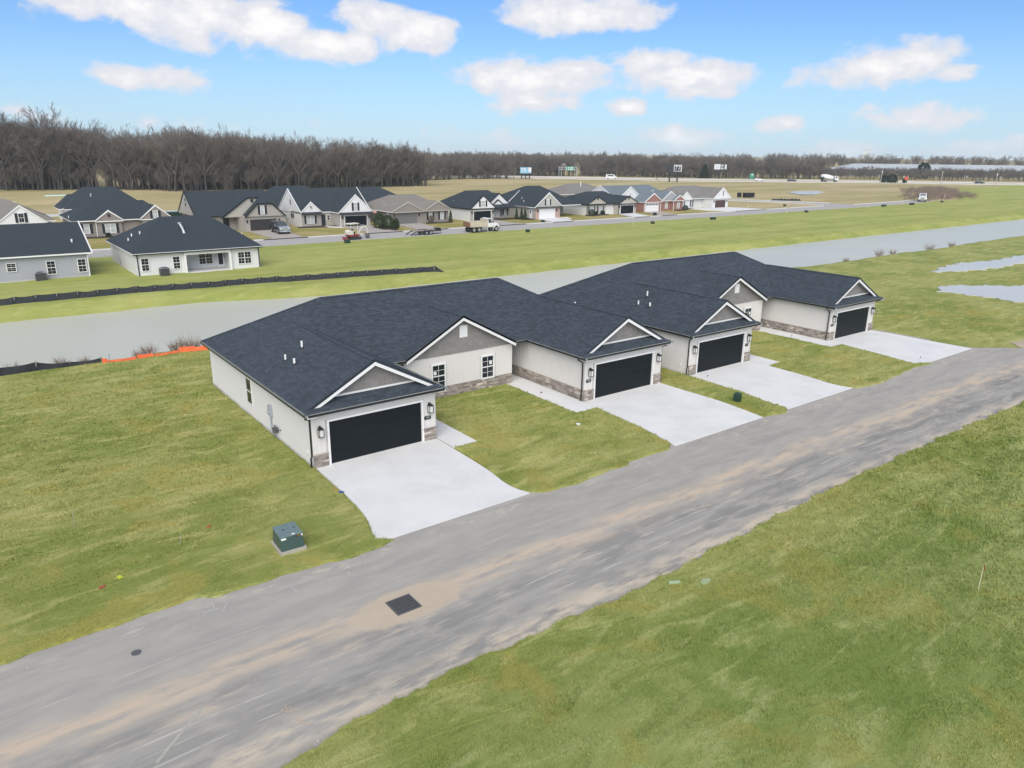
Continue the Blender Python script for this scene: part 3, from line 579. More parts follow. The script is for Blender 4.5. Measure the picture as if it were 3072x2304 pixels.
def duplex(off, label, nums, seed):
    rt = root('duplex_house', (off, 0, 0), label, 'house', 'duplexes along the dusty road'); rnd = random.Random(seed)
    MX = lambda x, mir: W-x if mir else x
    # --- structural walls
    h = he-.14; mb = MB(); mb.box(.03, .12, -.1, wg-.05, 9, h); mb.box(W-wg+.05, .121, -.1, W-.03, 9.01, h); mb.box(.031, dm+1.9, -.1, W-.031, L-.03, h+.001); mb.box(7.84, dm+.05, -.1, 15.31, dm+3, h-.001)
    part('wall', mb, M['siding'], rt)
    # --- roof planes
    span = L-dm+2*ov; hf = span/2; yr = (L+dm)/2; zr = he+hf*sl; xl = -ov+hf; hw = wg/2+ov; zw = he+hw*sl; xw = wg/2; ye = dm-ov; yw = ye+hw; yg = -.08; yp = .33
    gb = 3.87; zb = he+gb*sl; yb = ye-.05
    zx = lambda x: he+sl*(x+ov)
    PL = []
    for mir in (0, 1):
        f = lambda pts: [(MX(x, mir), y) for x, y in pts]; up = (1, 0) if not mir else (-1, 0); dn = (-1, 0) if not mir else (1, 0)
        po = Plane((MX(-ov, mir), -ov, he), up, sl)
        for pc in ([(-ov, -ov), (yg, yg), (-ov, yg)], [(-ov, yg), (xw, yg), (xw, yw), (-ov, yw)], [(-ov, yw), (xw, yw), (xl, yr), (-ov, L+ov)]): PL.append(('outer', po, f(pc)))
        po = Plane((MX(wg+ov, mir), -ov, he), dn, sl)
        for pc in ([(wg-yg, yg), (wg+ov, -ov), (wg+ov, yg)], [(xw, yg), (wg+ov, yg), (wg+ov, ye), (xw, yw)]): PL.append(('inner', po, f(pc)))
        PL.append(('main', Plane((0, ye, he), (0, 1), sl), f([(wg+ov, ye), (W/2-gb, ye), (W/2, ye+gb), (W/2, yr), (xl, yr), (xw, yw)])))
        PL.append(('bay', Plane((MX(W/2-gb, mir), yb, he), up, sl), f([(W/2-gb, yb), (W/2, yb), (W/2, ye+gb), (W/2-gb, ye)])))
        PL.append(('pent', Plane((0, -ov, he), (0, 1), sl), f([(-ov, -ov), (wg+ov, -ov), (wg-yp+0., yp), (yp, yp)])))
    PL.append(('back', Plane((0, L+ov, he), (0, -1), sl), [(-ov, L+ov), (xl, yr), (W-xl, yr), (W+ov, L+ov)]))
    deck = MB(); shg = MB(); cand = []
    for nm, pl, poly in PL:
        uv = ccw([pl.uv(p) for p in poly]); deck.prism([pl.p3(u, v, -.006) for u, v in uv], [pl.p3(u, v, -.006)-Vector((0, 0, .11 if nm != 'pent' else .1)) for u, v in uv])
        shingle_plane(shg, pl, poly, rnd, cand=cand if (nm == 'outer' and pl.o.x < 5) else None)
    roof = part('roof', deck, M['shingle'], rt)
    cc = CAM-Vector((off, 0, 0)); cand.sort(key=lambda c: (c[0].p3(c[1], c[2])-cc).length)
    meshes = {}
    for i, (pl, u, v, wd, hi) in enumerate(cand):
        if i < 300:
            if (wd, hi) not in meshes:
                b = MB(); n = 4; q = [(0, 0), (wd-.006, 0), (wd-.006, EXPO), (0, EXPO)]
                b.add([(x, y, .003+(hi-.003)*(1-y/EXPO)) for x, y in q]+[(x, y, -.004) for x, y in q], [(0, 1, 2, 3)]+[(k, 4+k, 4+(k+1) % 4, (k+1) % 4) for k in range(4)]); meshes[(wd, hi)] = b.mesh('shingle', M['shingle'])
            o = link('shingle', meshes[(wd, hi)], roof); o.matrix_local = Matrix(((pl.eu.x, pl.ev.x, pl.en.x, 0), (pl.eu.y, pl.ev.y, pl.en.y, 0), (pl.eu.z, pl.ev.z, pl.en.z, 0), (0, 0, 0, 1))).copy(); o.location = pl.p3(u, v)
        else: tile_mesh(shg, pl, [(u, v), (u+wd-.006, v), (u+wd-.006, v+EXPO), (u, v+EXPO)], v, .003, hi, EXPO)
    part('shingle_field', shg, M['shingle'], roof, kind='stuff')
    cp = MB(); X = lambda x, y, z, mir: (MX(x, mir), y, z)
    for mir in (0, 1):
        caps(cp, X(xw, yg, zw, mir), X(xw, yw-.1, zw, mir), rnd); caps(cp, X(xw, yw, zw, mir), X(xl, yr, zr, mir), rnd); caps(cp, X(-ov, L+ov, he, mir), X(xl, yr, zr, mir), rnd)
        for s in (0, 1): caps(cp, X(-ov if not s else wg+ov, -ov, he, mir), X(-ov+(yg+ov) if not s else wg-yg, yg, he+sl*(yg+ov), mir), rnd, .1)
    caps(cp, (xl, yr, zr), (W-xl, yr, zr), rnd); caps(cp, (W/2, yb, zb), (W/2, ye+gb-.1, zb), rnd)
    part('ridge_caps', cp, M['shingle'], roof, kind='stuff')
    # --- gables: barge boards, soffits, shake
    def gable(xc, half, y_r, y_w, z_e, z_k, base_trim, vent):
        ends = [(xc-half, z_e), (xc, z_k), (xc+half, z_e)]
        for s in (-1, 1):
            b = MB(); xa = xc+s*half; q = [(xa, z_e-.01), (xc, z_k-.01), (xc, z_k-.01-.28), (xa-s*.02, z_e-.01-.27)]
            if base_trim: q = [(xa, z_e-.01), (xc, z_k-.01), (xc, z_k-.29), (xa-s*.50, z_e-.01)]
            b.prism([(x, y_r+.0, z) for x, z in q], [(x, y_r+.035, z) for x, z in q]); part('barge_board', b, M['white'], rt)
            b = MB(); q = [(xa-s*.02, z_e-.115), (xc, z_k-.115), (xc, z_k-.14), (xa-s*.02, z_e-.14)]
            b.prism([(x, y_r+.036, z) for x, z in q], [(x, y_w-.002, z) for x, z in q]); part('soffit', b, M['soffit'], rt)
            b = MB(); q = [(xa+s*.03, z_e-.02), (xc, z_k+.0), (xc, z_k+.02), (xa+s*.03, z_e+.002)]; b.prism([(x, y_r-.012, z) for x, z in q], [(x, y_r+.0, z) for x, z in q]); part('drip_edge', b, M['black'], rt)
        # backing + individual shakes
        zb0 = base_trim if base_trim else z_e-.2; inw = half-(zb0-z_e)/((z_k-z_e)/half)-.02; tri = [(xc-inw, zb0), (xc+inw, zb0), (xc, z_k-.12)]
        b = MB(); b.prism([(x, y_w+.01, z) for x, z in tri], [(x, y_w+.05, z) for x, z in tri]); part('gable_wall', b, M['shake'], rt)
        z = zb0; c2 = [(xc-inw, zb0), (xc+inw, zb0), (xc, z_k-.13)]
        while z < z_k-.15:
            x = xc-inw-rnd.random()*.3
            while x < xc+inw:
                wd = rnd.uniform(.22, .48); q = clip([(x, z), (x+wd-.008, z), (x+wd-.008, z+.175), (x, z+.175)], c2)
                if len(q) > 2 and abs(area(q)) > .002:
                    b = MB(); n = len(q); b.add([(a, y_w-.012-.012*(1-(c-z)/.175), c) for a, c in q]+[(a, y_w+.012, c) for a, c in q], [tuple(range(n))]+[(k, n+k, n+(k+1) % n, (k+1) % n) for k in range(n)]); part('shake', b, M['shake'], rt)
                x += wd
            z += .18
        if base_trim:
            b = MB(); b.prism([(xc-inw+.02, y_w-.045, zb0-.005), (xc+inw-.02, y_w-.045, zb0-.005), (xc+inw-.2, y_w-.045, zb0+.085), (xc-inw+.2, y_w-.045, zb0+.085)], [(xc-inw+.02, y_w, zb0-.005), (xc+inw-.02, y_w, zb0-.005), (xc+inw-.2, y_w, zb0+.085), (xc-inw+.2, y_w, zb0+.085)]); part('gable_trim', b, M['white'], rt)
        if vent:
            b = MB(); frame(b, xc-.08, 3.5, xc+.47, 4.22, .05, y_w-.06, y_w+.0)
            v = part('gable_vent', b, M['white'], rt)
            for k in range(9): l = MB(); z0 = 3.56+k*.069; l.add([(xc-.03, y_w-.03, z0+.06), (xc+.42, y_w-.03, z0+.06), (xc+.42, y_w-.055, z0), (xc-.03, y_w-.055, z0)], [(0, 1, 2, 3)]); part('louvre', l, M['white'], v)
    for mir in (0, 1): gable(MX(xw, mir), hw-(yg+ov), yg, yp, he+sl*(yg+ov), zw, he+sl*(yp+ov)+.02, False)
    gable(W/2, gb, yb, dm, he, zb, None, True)
    # --- eaves: gutters, fascia and soffit boards
    def eave(a, b, out, fascia=True):
        o = Vector(out); g = MB(); gutter(g, Vector(a)+o*.012+Vector((0, 0, .0)), Vector(b)+o*.012, out); part('gutter', g, [M['black'], M['gut_in']], rt)
        f = MB(); A, B = Vector(a), Vector(b); f.prism([A-o*.002+Vector((0, 0, -.01)), A-o*.03+Vector((0, 0, -.01)), A-o*.03+Vector((0, 0, -.17)), A-o*.002+Vector((0, 0, -.17))], [B-o*.002+Vector((0, 0, -.01)), B-o*.03+Vector((0, 0, -.01)), B-o*.03+Vector((0, 0, -.17)), B-o*.002+Vector((0, 0, -.17))]); part('fascia', f, M['white'], rt)
        f = MB(); f.prism([A-o*.031+Vector((0, 0, -.15)), A-o*(ov+.1)+Vector((0, 0, -.15)), A-o*(ov+.1)+Vector((0, 0, -.165)), A-o*.031+Vector((0, 0, -.165))], [B-o*.031+Vector((0, 0, -.15)), B-o*(ov+.1)+Vector((0, 0, -.15)), B-o*(ov+.1)+Vector((0, 0, -.165)), B-o*.031+Vector((0, 0, -.165))]); part('eave_soffit', f, M['soffit'], rt)
    for mir in (0, 1):
        s = -1 if not mir else 1
        eave((MX(-ov, mir), -ov-.13, he), (MX(-ov, mir), L+ov, he), (s, 0, 0)); eave((MX(-ov, mir)+s*.0, -ov, he+.001), (MX(wg+ov, mir), -ov, he+.001), (0, -1, 0))
        eave((MX(wg+ov, mir), -ov-.13, he-.001), (MX(wg+ov, mir), ye, he-.001), (-s, 0, 0)); eave((MX(wg+ov, mir), ye, he-.002), (MX(W/2-gb, mir), ye, he-.002), (0, -1, 0))
    # --- fronts
    budget = [300]; bulk = MB(); SH = .63
    for mir in (0, 1):
        a = MX(0, 0) if not mir else W-wg; t0 = .71; d0, d1 = a+t0, a+wg-t0
        boards(rt, (a+.05, .06, 0), '-y', wg-.1, SH, he-.16, [(t0-.05, wg-t0-.05, 0, 2.25)], 32)
        for x0 in (a, a+wg-t0):
            stones(rt, (x0, -.005 if x0 == a else -.0055, .02), '-y', t0-.005, SH, rnd, budget, bulk); b = MB(); b.box(x0-.05, -.075, SH+.02, x0+t0, .06, SH+.055); part('stone_cap', b, M['stone'], rt)
        b = MB(); frame(b, d0, .02, d1, 2.25, .1, -.045, .119, bot=False); part('door_trim', b, M['white'], rt)
        g = MB(); g.box(d0+.1, .095, .03, d1-.1, .118, 2.15); gd = part('garage_door', g, M['black'], rt)
        for k in range(4): b = MB(); zz = .04+k*.528; b.box(d0+.102, .06, zz, d1-.102, .094, zz+.522); part('door_panel', b, M['door'], gd)
        for x in (a, a+wg):
            b = MB(); e = .05; b.box(x-(.012 if x == a else .06), .028, SH+.056, x+(.06 if x == a else .012), .09, he-.15); part('corner_post', b, M['board'], rt)
        for lx in (a+.36, a+wg-.36):
            b = MB(); b.box(lx-.06, .0, 1.72, lx+.06, .035, 1.98); b.box(lx-.035, -.11, 1.97, lx+.035, .03, 2.03); hk = [(-.13, -.25), (.13, -.25), (.13, .0), (-.13, .0)]
            b.prism([(lx+x, y, 1.90) for x, y in hk], [(lx+x*.45, -.125+(y+.125)*.5, 1.985) for x, y in hk]); b.box(lx-.115, -.235, 1.53, lx+.115, -.01, 1.555)
            for sx_ in (-.1, .1):
                for sy in (-.22, -.03): b.box(lx+sx_-.011, sy-.011, 1.55, lx+sx_+.011, sy+.011, 1.91)
            ln = part('wall_lantern', b, M['black'], rt); b = MB(); b.box(lx-.088, -.21, 1.556, lx+.088, -.04, 1.9); part('lamp_glass', b, M['lamp_glass'], ln)
        px = a+wg-.46 if not mir else a+.30
        b = MB(); b.box(px-.18, .005, 1.15, px+.18, .03, 1.33); pq = part('number_plaque', b, M['black'], rt); lettering(pq, nums[mir], .13, (px, .003, 1.25), '-y', 'label', 'house_number')
    # --- bay
    boards(rt, (7.79, dm+.03, 0), '-y', 7.57, SH, he-.2, [(1.72, 2.72, .66, 2.14), (5.22, 6.24, .66, 2.14)], 38)
    stones(rt, (7.76, dm+.02, .02), '-y', 7.64, SH, rnd, budget, bulk); b = MB(); b.box(7.73, dm-.055, SH+.02, 15.43, dm+.05, SH+.055); part('stone_cap', b, M['stone'], rt)
    window(rt, (9.51, dm-.02, .65), '-y', 1.0, 1.5, sticker=(.15, .85)); window(rt, (13.02, dm-.02, .65), '-y', 1.0, 1.5, sticker=(.62, .88))
    for x in (7.79, 15.36): b = MB(); b.box(x-.05, dm-.012, SH+.056, x+.05, dm+.05, he-.15); part('corner_post', b, M['board'], rt)
    # --- inner wing walls and porches
    boards(rt, (W-wg+.05, dm+1.9, 0), '-x', dm+1.85, SH, he-.16, (), 36); stones(rt, (W-wg+.045, dm+1.9, .02), '-x', dm+1.9, SH, rnd, budget, bulk)
    b = MB(); b.box(W-wg-.035, 0, SH+.02, W-wg+.05, dm+1.9, SH+.055); part('stone_cap', b, M['stone'], rt)
    boards(rt, (wg-.05, .0, 0), '+x', dm+1.85, SH, he-.16, (), 36); z0 = [0]; stones(rt, (wg-.045, 0, .02), '+x', dm+1.9, SH, rnd, z0, bulk)
    b = MB(); b.box(wg-.05, .01, SH+.02, wg+.035, dm+1.9, SH+.055); part('stone_cap', b, M['stone'], rt)
    stones(rt, (15.30, dm+.0, .02), '+x', 1.85, SH, rnd, z0, bulk); stones(rt, (7.85, dm+1.85, .02), '-x', 1.85, SH, rnd, z0, bulk)
    if bulk.v: part('stone_veneer', bulk, M['stone'], rt, kind='stuff')
    for xd in (6.66, 15.5):
        b = MB(); frame(b, xd, .05, xd+1.0, 2.2, .08, dm+1.84, dm+1.9, bot=False); b.box(xd+.08, dm+1.87, .05, xd+.92, dm+1.9, 2.12, 1); part('front_door', b, [M['white'], M['door']], rt)
    # --- outer side walls: lap siding
    for mir in (0, 1):
        b = MB(); z = .16; s = -1 if not mir else 1; xx = MX(.03, mir)
        while z < he-.17:
            z1 = min(z+.1, he-.16); b.add([(xx+s*.032, .06, z), (xx+s*.032, L, z), (xx+s*.016, L, z1), (xx+s*.016, .06, z1), (xx, .06, z), (xx, L, z)], [(0, 1, 2, 3), (0, 4, 5, 1)]); z += .1
        part('lap_siding', b, M['siding'], rt, kind='stuff')
        b = MB(); b.box(min(xx, xx+s*.03), .1, -.1, max(xx, xx+s*.03), L, .17); part('foundation', b, M['kerb'], rt)
        b = MB(); b.box(min(xx, xx+s*.05), L-.08, .1, max(xx, xx+s*.05), L+.02, he-.16); part('corner_post', b, M['board'], rt)
        window(rt, (MX(-.005, mir), 9.15 if not mir else 8.25, .72), '-x' if not mir else '+x', .9, 1.5, .06, grid=None, depth=.03)
        yy = 5.35; x = MX(0, mir); B3 = lambda a0, y0, z0, a1, y1, z1: b.box(min(x+s*a0, x+s*a1), y0, z0, max(x+s*a0, x+s*a1), y1, z1)
        b = MB(); B3(0, yy-.2, 1.05, .13, yy+.2, 1.42); B3(.0, yy-.12, 1.42, .16, yy+.12, 1.62); b.tube([(x+s*.07, yy, 1.05), (x+s*.07, yy, .1)], .045, 8); b.cyl((x+s*.15, yy, 1.26), (1, 0, 0), .09, .08, 14); part('electric_meter', b, M['grey_box'], rt)
        b = MB(); b.tube([(x+s*.12, 4.75, -.05), (x+s*.12, 4.75, .75), (x+s*.12, 4.2, .75), (x+s*.12, 4.2, .5)], .022, 6); b.tube([(x+s*.12, 5.1, .45), (x+s*.12, 4.75, .45), (x+s*.12, 4.3, .62), (x, 4.1, .62)], .022, 6); B3(.04, 4.55, .35, .2, 4.85, .6); part('gas_meter', b, M['iron'], rt)
        b = MB(); B3(0, .66, .55, .05, .8, .7); part('outlet_box', b, M['pvc'], rt)
    # --- downspouts
    for mir, inner in ((0, 0), (1, 1), (1, 0)):
        x = (.0 if not inner else wg)-(.0); x = MX(x, mir); s = 1 if (mir == 1) != (inner == 1) else -1; b = MB(); yd = .09 if not inner else .16
        xo = x+s*.09 if inner else x+s*.06
        b.tube([(x+s*(ov+.05), -.30 if not inner else .25, he-.12), (x+s*(ov+.05), -.30 if not inner else .25, he-.2), (xo, yd, he-.42), (xo, yd, .72), (xo+s*.0, yd, .62), (xo+s*.06, yd-.02, .5), (xo+s*.06, yd-.02, .06)], .042, 6); part('downspout', b, M['black'], rt)
    # --- roof pipes
    for (x, y, hh, r) in ((2.11, 6.0, .42, .055), (1.16, 5.93, .36, .05), (1.23, 4.88, .34, .06), (W-2.1, 6., .4, .055), (W-1.2, 5.4, .36, .05)):
        z = zx(x if x < W/2 else W-x); b = MB(); b.cyl((x, y, z+hh/2), (0, 0, 1), r, hh, 14); vp = part('vent_pipe', b, M['pvc'], rt)
        b = MB(); b.tube([(x, y, z-.02), (x, y, z+.10)], [r+.07, r+.01], 14); part('pipe_boot', b, M['black'], vp)
    return rt
dA = duplex(0., 'dark roofed greige duplex with orange fence and pond right behind its corner', ('107', '109'), 3)
dB = duplex(T, 'dark roofed greige duplex beside the puddled lots at the end of the road', ('111', '113'), 5)

# ================================================================== HOUSES ACROSS THE POND
def hroof(rt, x0, x1, y0, y1, ze, zr, m, run0=None, run1=None, axis='x', trim='white', wall='white', barge=True, ridge=None):
    # closed roof: ridge along axis; run = horizontal run of a hipped end, 0 = gable end
    if axis == 'y': f = lambda a, b, c: (b, a, c); x0, x1, y0, y1 = y0, y1, x0, x1
    else: f = lambda a, b, c: (a, b, c)
    hl = (y1-y0)/2; run0 = hl if run0 is None else run0; run1 = hl if run1 is None else run1; ym = (y0+y1)/2 if ridge is None else ridge
    b = MB(); e = .16
    v = [f(x0, y0, ze), f(x1, y0, ze), f(x1, y1, ze), f(x0, y1, ze), f(x0, y0, ze-e), f(x1, y0, ze-e), f(x1, y1, ze-e), f(x0, y1, ze-e), f(x0+run0, ym, zr), f(x1-run1, ym, zr)]
    b.add(v, [(0, 1, 9, 8), (2, 3, 8, 9)], 0); b.add(v, [(0, 8, 3)], 2 if run0 == 0 else 0); b.add(v, [(1, 2, 9)], 2 if run1 == 0 else 0)
    b.add(v, [(0, 1, 5, 4), (1, 2, 6, 5), (2, 3, 7, 6), (3, 0, 4, 7), (4, 5, 6, 7)], 1)
    r = part('roof', b, [M[m], M[trim], M[wall]], rt, world=True)
    if barge:
        for xe, rn, s in ((x0, run0, -1), (x1, run1, 1)):
            if rn == 0:
                for ye_ in (y0, y1):
                    b = MB(); sgn = 1 if ye_ < ym else -1
                    q = [(ye_-sgn*.12, ze-.1), (ye_-sgn*.12, ze+.06), (ym, zr+.07), (ym, zr-.2)]
                    b.prism([f(xe, a, c) for a, c in q], [f(xe+s*.12, a, c) for a, c in q]); part('barge_board', b, M[trim], rt, world=True)
    return r
def wbox(rt, x0, y0, x1, y1, m, z1=2.62, z0=-.3, name='wall'): b = MB(); b.box(x0, y0, z0, x1, y1, z1); return part(name, b, M[m], rt, world=True)
def pbox(rt, name, x0, y0, z0, x1, y1, z1, m, parent=None): b = MB(); b.box(x0, y0, z0, x1, y1, z1); return part(name, b, M[m], parent or rt, world=True)
def win(rt, x0, x1, z0, z1, y, mull=1, shut=True, glass='glass_lt', grid=None, direc='-y'):
    window(rt, (x0, y-.03, z0), direc, x1-x0, z1-z0, .07, grid=grid, glass=glass, mull=mull, world=True, depth=.06)
    if shut:
        for a in (x0-.42, x1+.04): pbox(rt, 'shutter', a, y-.05, z0, a+.38, y-.0, z1, 'shutter')
def gdoor(rt, x0, x1, y, m, h=2.13, trim='white', lamps=True):
    b = MB(); b.box(x0-.12, y-.06, 0, x0, y, h+.12); b.box(x1, y-.06, 0, x1+.12, y, h+.12); b.box(x0, y-.06, h, x1, y, h+.12); part('door_trim', b, M[trim], rt, world=True)
    g = pbox(rt, 'garage_door', x0, y-.02, 0, x1, y+.02, h, m)
    for k in range(4): b = MB(); b.box(x0+.02, y-.045, .02+k*h/4, x1-.02, y-.021, (k+1)*h/4-.015); part('door_panel', b, M[m], g, world=True)
    if lamps:
        for x in (x0-.5, x1+.5): pbox(rt, 'wall_lantern', x-.1, y-.18, 1.55, x+.1, y, 2.05, 'black')
def spout(rt, x, y, m='white', z=2.5): pbox(rt, 'downspout', x-.05, y-.12, 0, x+.05, y-.02, z, m)
def pipe(rt, x, y, z, h=.5, r=.06): b = MB(); b.cyl((x, y, z+h/2-.15), (0, 0, 1), r, h+.3, 8); part('vent_pipe', b, M['pvc'], rt, world=True)
def gfront(rt, x0, x1, y, yb, ze, zp, roofm, wall, trim, xc=None, zlow=None):   # street-facing gable wing roof
    return hroof(rt, x0, x1, y, yb, ze, zp, roofm, 0, 0, 'y', trim, wall)
def lapw(rt, x0, x1, y, z0, z1, m, step=.2):      # horizontal siding courses on a wall facing the camera
    b = MB(); z = z0
    while z < z1: b.add([(x0, y-.035, z), (x1, y-.035, z), (x1, y-.012, min(z+step, z1)), (x0, y-.012, min(z+step, z1)), (x0, y, z), (x1, y, z)], [(0, 1, 2, 3), (0, 4, 5, 1)]); z += step
    part('lap_siding', b, M[m], rt, world=True, kind='stuff')
GH = 'houses across the pond'
H = root('house', (-6.5, 65.4, 0), 'blue grey sided house with black roof, three rear windows and a white downspout', 'house', GH)
wbox(H, -14, 65.42, .68, 78, 'bluegrey'); lapw(H, -14, .68, 65.42, .12, 2.55, 'bluegrey'); pbox(H, 'foundation', -14.02, 65.36, -.3, .7, 65.5, .12, 'kerb')
hroof(H, -14.6, 1.05, 64.95, 79, 2.78, 5.62, 'shingle_far', 0, 0, 'x', 'white', 'bluegrey')
win(H, -7.12, -6.2, 1.15, 2.1, 65.4, 1, False, 'glass', (2, 2)); win(H, -3.45, -2.55, .57, 2.08, 65.4, 1, False, 'glass', (2, 2)); win(H, -.45, .43, .57, 2.08, 65.4, 1, False, 'glass', (2, 2)); spout(H, .62, 65.42); pipe(H, -.4, 67.4, 3.75, .35, .09)
H = root('house', (11.9, 62, 0), 'white sided house with covered rear patio and silver bent flue on hip roof', 'house', GH)
wbox(H, 4.95, 62, 10.05, 77, 'wwhite'); wbox(H, 15.36, 62.01, 18.9, 77.01, 'wwhite'); wbox(H, 10.0, 64.5, 15.4, 76.9, 'wwhite'); pbox(H, 'patio_slab', 10.06, 61.6, -.2, 15.35, 64.49, .1, 'concrete')
hroof(H, 4.6, 19.25, 61.55, 78, 2.66, 5.98, 'shingle_far', 5., 3.85, 'x', 'white', 'white', False); pbox(H, 'patio_beam', 10.06, 61.75, 2.15, 15.35, 62.05, 2.5, 'white')
for x in (10.0, 15.15): pbox(H, 'post', x, 61.72, 0, x+.26, 61.98, 2.16, 'white')
for a in ((5.4, 6.25, 1, .6), (8.78, 9.6, 1, .6), (16.2, 17.85, 2, .6)): win(H, a[0], a[1], a[3], 2.08, 62, a[2], False, 'glass', (2, 2))
win(H, 12.3, 13.95, .55, 2.05, 64.5, 2, False, 'glass', (2, 2)); d = pbox(H, 'patio_door', 14.45, 64.44, .1, 15.3, 64.5, 2.15, 'white'); pbox(H, 'pane', 14.62, 64.42, .4, 15.13, 64.45, 1.98, 'glass', d)
spout(H, 5.08, 62, 'black'); spout(H, 18.78, 62, 'black'); pbox(H, 'gutter', 4.6, 61.42, 2.5, 19.25, 61.545, 2.6, 'black')
b = MB(); b.tube([(11.3, 65.6, 4.2), (11.25, 65.9, 4.7), (11.1, 66.4, 5.3)], [.17, .13, .13], 10); b.cyl((11.07, 66.45, 5.4), (0, 0, 1), .2, .2, 10); part('flue', b, M['galv'], H, world=True)
for x, y, z in ((6.3, 70, 3.7), (5.7, 69, 3.3), (6.9, 68.2, 4.1), (18.2, 66, 3.5)): pipe(H, x, y, z, .4, .08)
b = MB(); b.box(4.8, 71.2, .8, 4.95, 71.6, 1.5); b.tube([(4.85, 71.4, .8), (4.85, 71.4, 0)], .06, 6); part('electric_meter', b, M['grey_box'], H, world=True)
H = root('house', (12, 108, 0), 'dark brown brick house with white edged front gables and black shutters', 'house', GH)
wbox(H, 5, 108, 19.3, 121, 'brick_brown'); wbox(H, 8.15, 107.6, 11.85, 110, 'brick_brown'); hroof(H, 4.6, 19.7, 107.4, 122, 2.75, 5.32, 'shingle_far', 4.4, 2.8); gfront(H, 7.95, 12.1, 107.2, 113, 2.62, 4.3, 'shingle_far', 'brick_brown', 'white')
gfront(H, 14.4, 19.4, 106., 114, 2.75, 4.98, 'shingle_far', 'brick_brown', 'white'); wbox(H, 14.8, 106.2, 19., 109, 'brick_brown'); win(H, 6.3, 7.15, .65, 2.2, 108.); win(H, 9.3, 10.9, .6, 2.12, 107.6, 2); win(H, 16.4, 17.2, 2.85, 4.1, 105.98); pbox(H, 'gable_vent', 9.85, 107.1, 3.3, 10.25, 107.2, 3.72, 'shutter'); spout(H, 8.05, 107.6); pipe(H, 4.9, 112, 2.9, .4)
H = root('house', (14, 138, 0), 'white walled house with steep dark hip roof below the bare wood', 'house', GH)
wbox(H, 7.6, 135.4, 21.2, 149, 'wwhite'); hroof(H, 7.2, 21.8, 135, 149.5, 2.75, 6.45, 'shingle_far', 4.4, 4.4); hroof(H, 6.6, 14, 138.4, 146, 2.6, 5.15, 'shingle_far', 2.2, 3.); b = MB(); b.cyl((12.4, 139, 4.6), (.1, .0, 1), .12, 1.6, 8); part('flue', b, M['galv'], H, world=True)
H = root('house', (-4, 109, 0), 'cream sided house with brown roof and black shutters on its upper gable window', 'house', GH)
wbox(H, -4.5, 109.3, 1.05, 118, 'wwhite'); wbox(H, -15, 112, 2.4, 125, 'wwhite'); gfront(H, -5.1, 1.4, 108.9, 119, 2.7, 5.36, 'shingle_brown', 'wwhite', 'white'); hroof(H, -15.5, 3., 111.5, 126, 2.7, 5.9, 'shingle_brown', 6, 6); win(H, -2.25, -1.45, 2.75, 4.2, 108.88, 1, True, 'glass', (2, 1))
H = root('house', (34, 104, 0), 'brick house with two clipped dark gables over a black garage door', 'house', GH)
wbox(H, 23.9, 107.9, 38.6, 118, 'brick_grey', 2.7); wbox(H, 30.4, 104.02, 38.2, 110, 'brick_grey', 2.75); hroof(H, 23.4, 38.9, 107.4, 118.6, 2.7, 6.72, 'shingle_far', 0, 1.2, 'x', 'black', 'tan')
def jerkin(x0, x1, y, yb, ze, zc, zr, m, wall):      # gable with a clipped peak
    xc = (x0+x1)/2; k = (zc-ze)/(zr-ze); xa, xb = x0+(xc-x0)*k, x1-(x1-xc)*k; dy = (zr-zc)/.8; b = MB()
    v = [(x0, y, ze), (xa, y, zc), (xb, y, zc), (x1, y, ze), (xc, y+dy, zr), (xc, yb, zr), (x0, yb, ze), (x1, yb, ze)]
    b.add(v, [(0, 1, 4, 5, 6), (3, 7, 5, 4, 2), (1, 2, 4)], 0); b.add(v, [(0, 3, 2, 1), (0, 6, 7, 3), (5, 7, 6)], 1); part('roof', b, [M[m], M[wall]], H, world=True)
    b = MB(); 
    for p, q in (((x0-.1, ze-.05), (xa, zc)), ((xa-.05, zc), (xb+.05, zc)), ((xb, zc), (x1+.1, ze-.05))): b.beam((p[0], y-.12, p[1]), (q[0], y-.12, q[1]), .26, .2)
    part('barge_board', b, M['black'], H, world=True)
jerkin(27.4, 38.6, 105.6, 113, 2.5, 5.75, 6.5, 'shingle_far', 'tan'); jerkin(30.8, 37.9, 103.7, 110, 2.62, 4.78, 6.1, 'shingle_far', 'brick_grey')
gdoor(H, 31.65, 36.4, 104, 'char_door', 2.1, 'brick_grey'); win(H, 33.55, 34.3, 2.95, 4.5, 103.7); pbox(H, 'gable_vent', 32.6, 105.5, 4.95, 33.05, 105.6, 5.5, 'shutter'); pbox(H, 'front_door', 28.2, 107.8, .1, 29.2, 107.9, 2.2, 'black'); win(H, 25.4, 26.3, .8, 2.2, 107.9, 1, False)
for z0 in (4.2, 5.0): pbox(H, 'gable_vent', 23.3, 112.5, z0, 23.42, 112.8, z0+.55, 'shutter')
spout(H, 30.5, 104, 'brick_grey')
H = root('house', (48, 105, 0), 'house with tall white side gable, two white front gables and grey brick', 'house', GH)
wbox(H, 42.4, 107.1, 56, 118, 'brick_grey', 2.7); wbox(H, 48.25, 103.1, 54.5, 112, 'brick_grey', 2.7); pbox(H, 'side_wall', 42.32, 107.3, -.2, 42.4, 117.8, 2.7, 'wwhite'); hroof(H, 42.2, 56.4, 106.9, 118.3, 2.7, 6.82, 'shingle_far', 0, 0, 'x', 'white', 'wwhite')
gfront(H, 42.2, 46.1, 106.7, 112, 2.72, 4.62, 'shingle_far', 'wwhite', 'white'); gfront(H, 48.0, 54.9, 102.8, 112, 2.72, 5.96, 'shingle_far', 'wwhite', 'white')
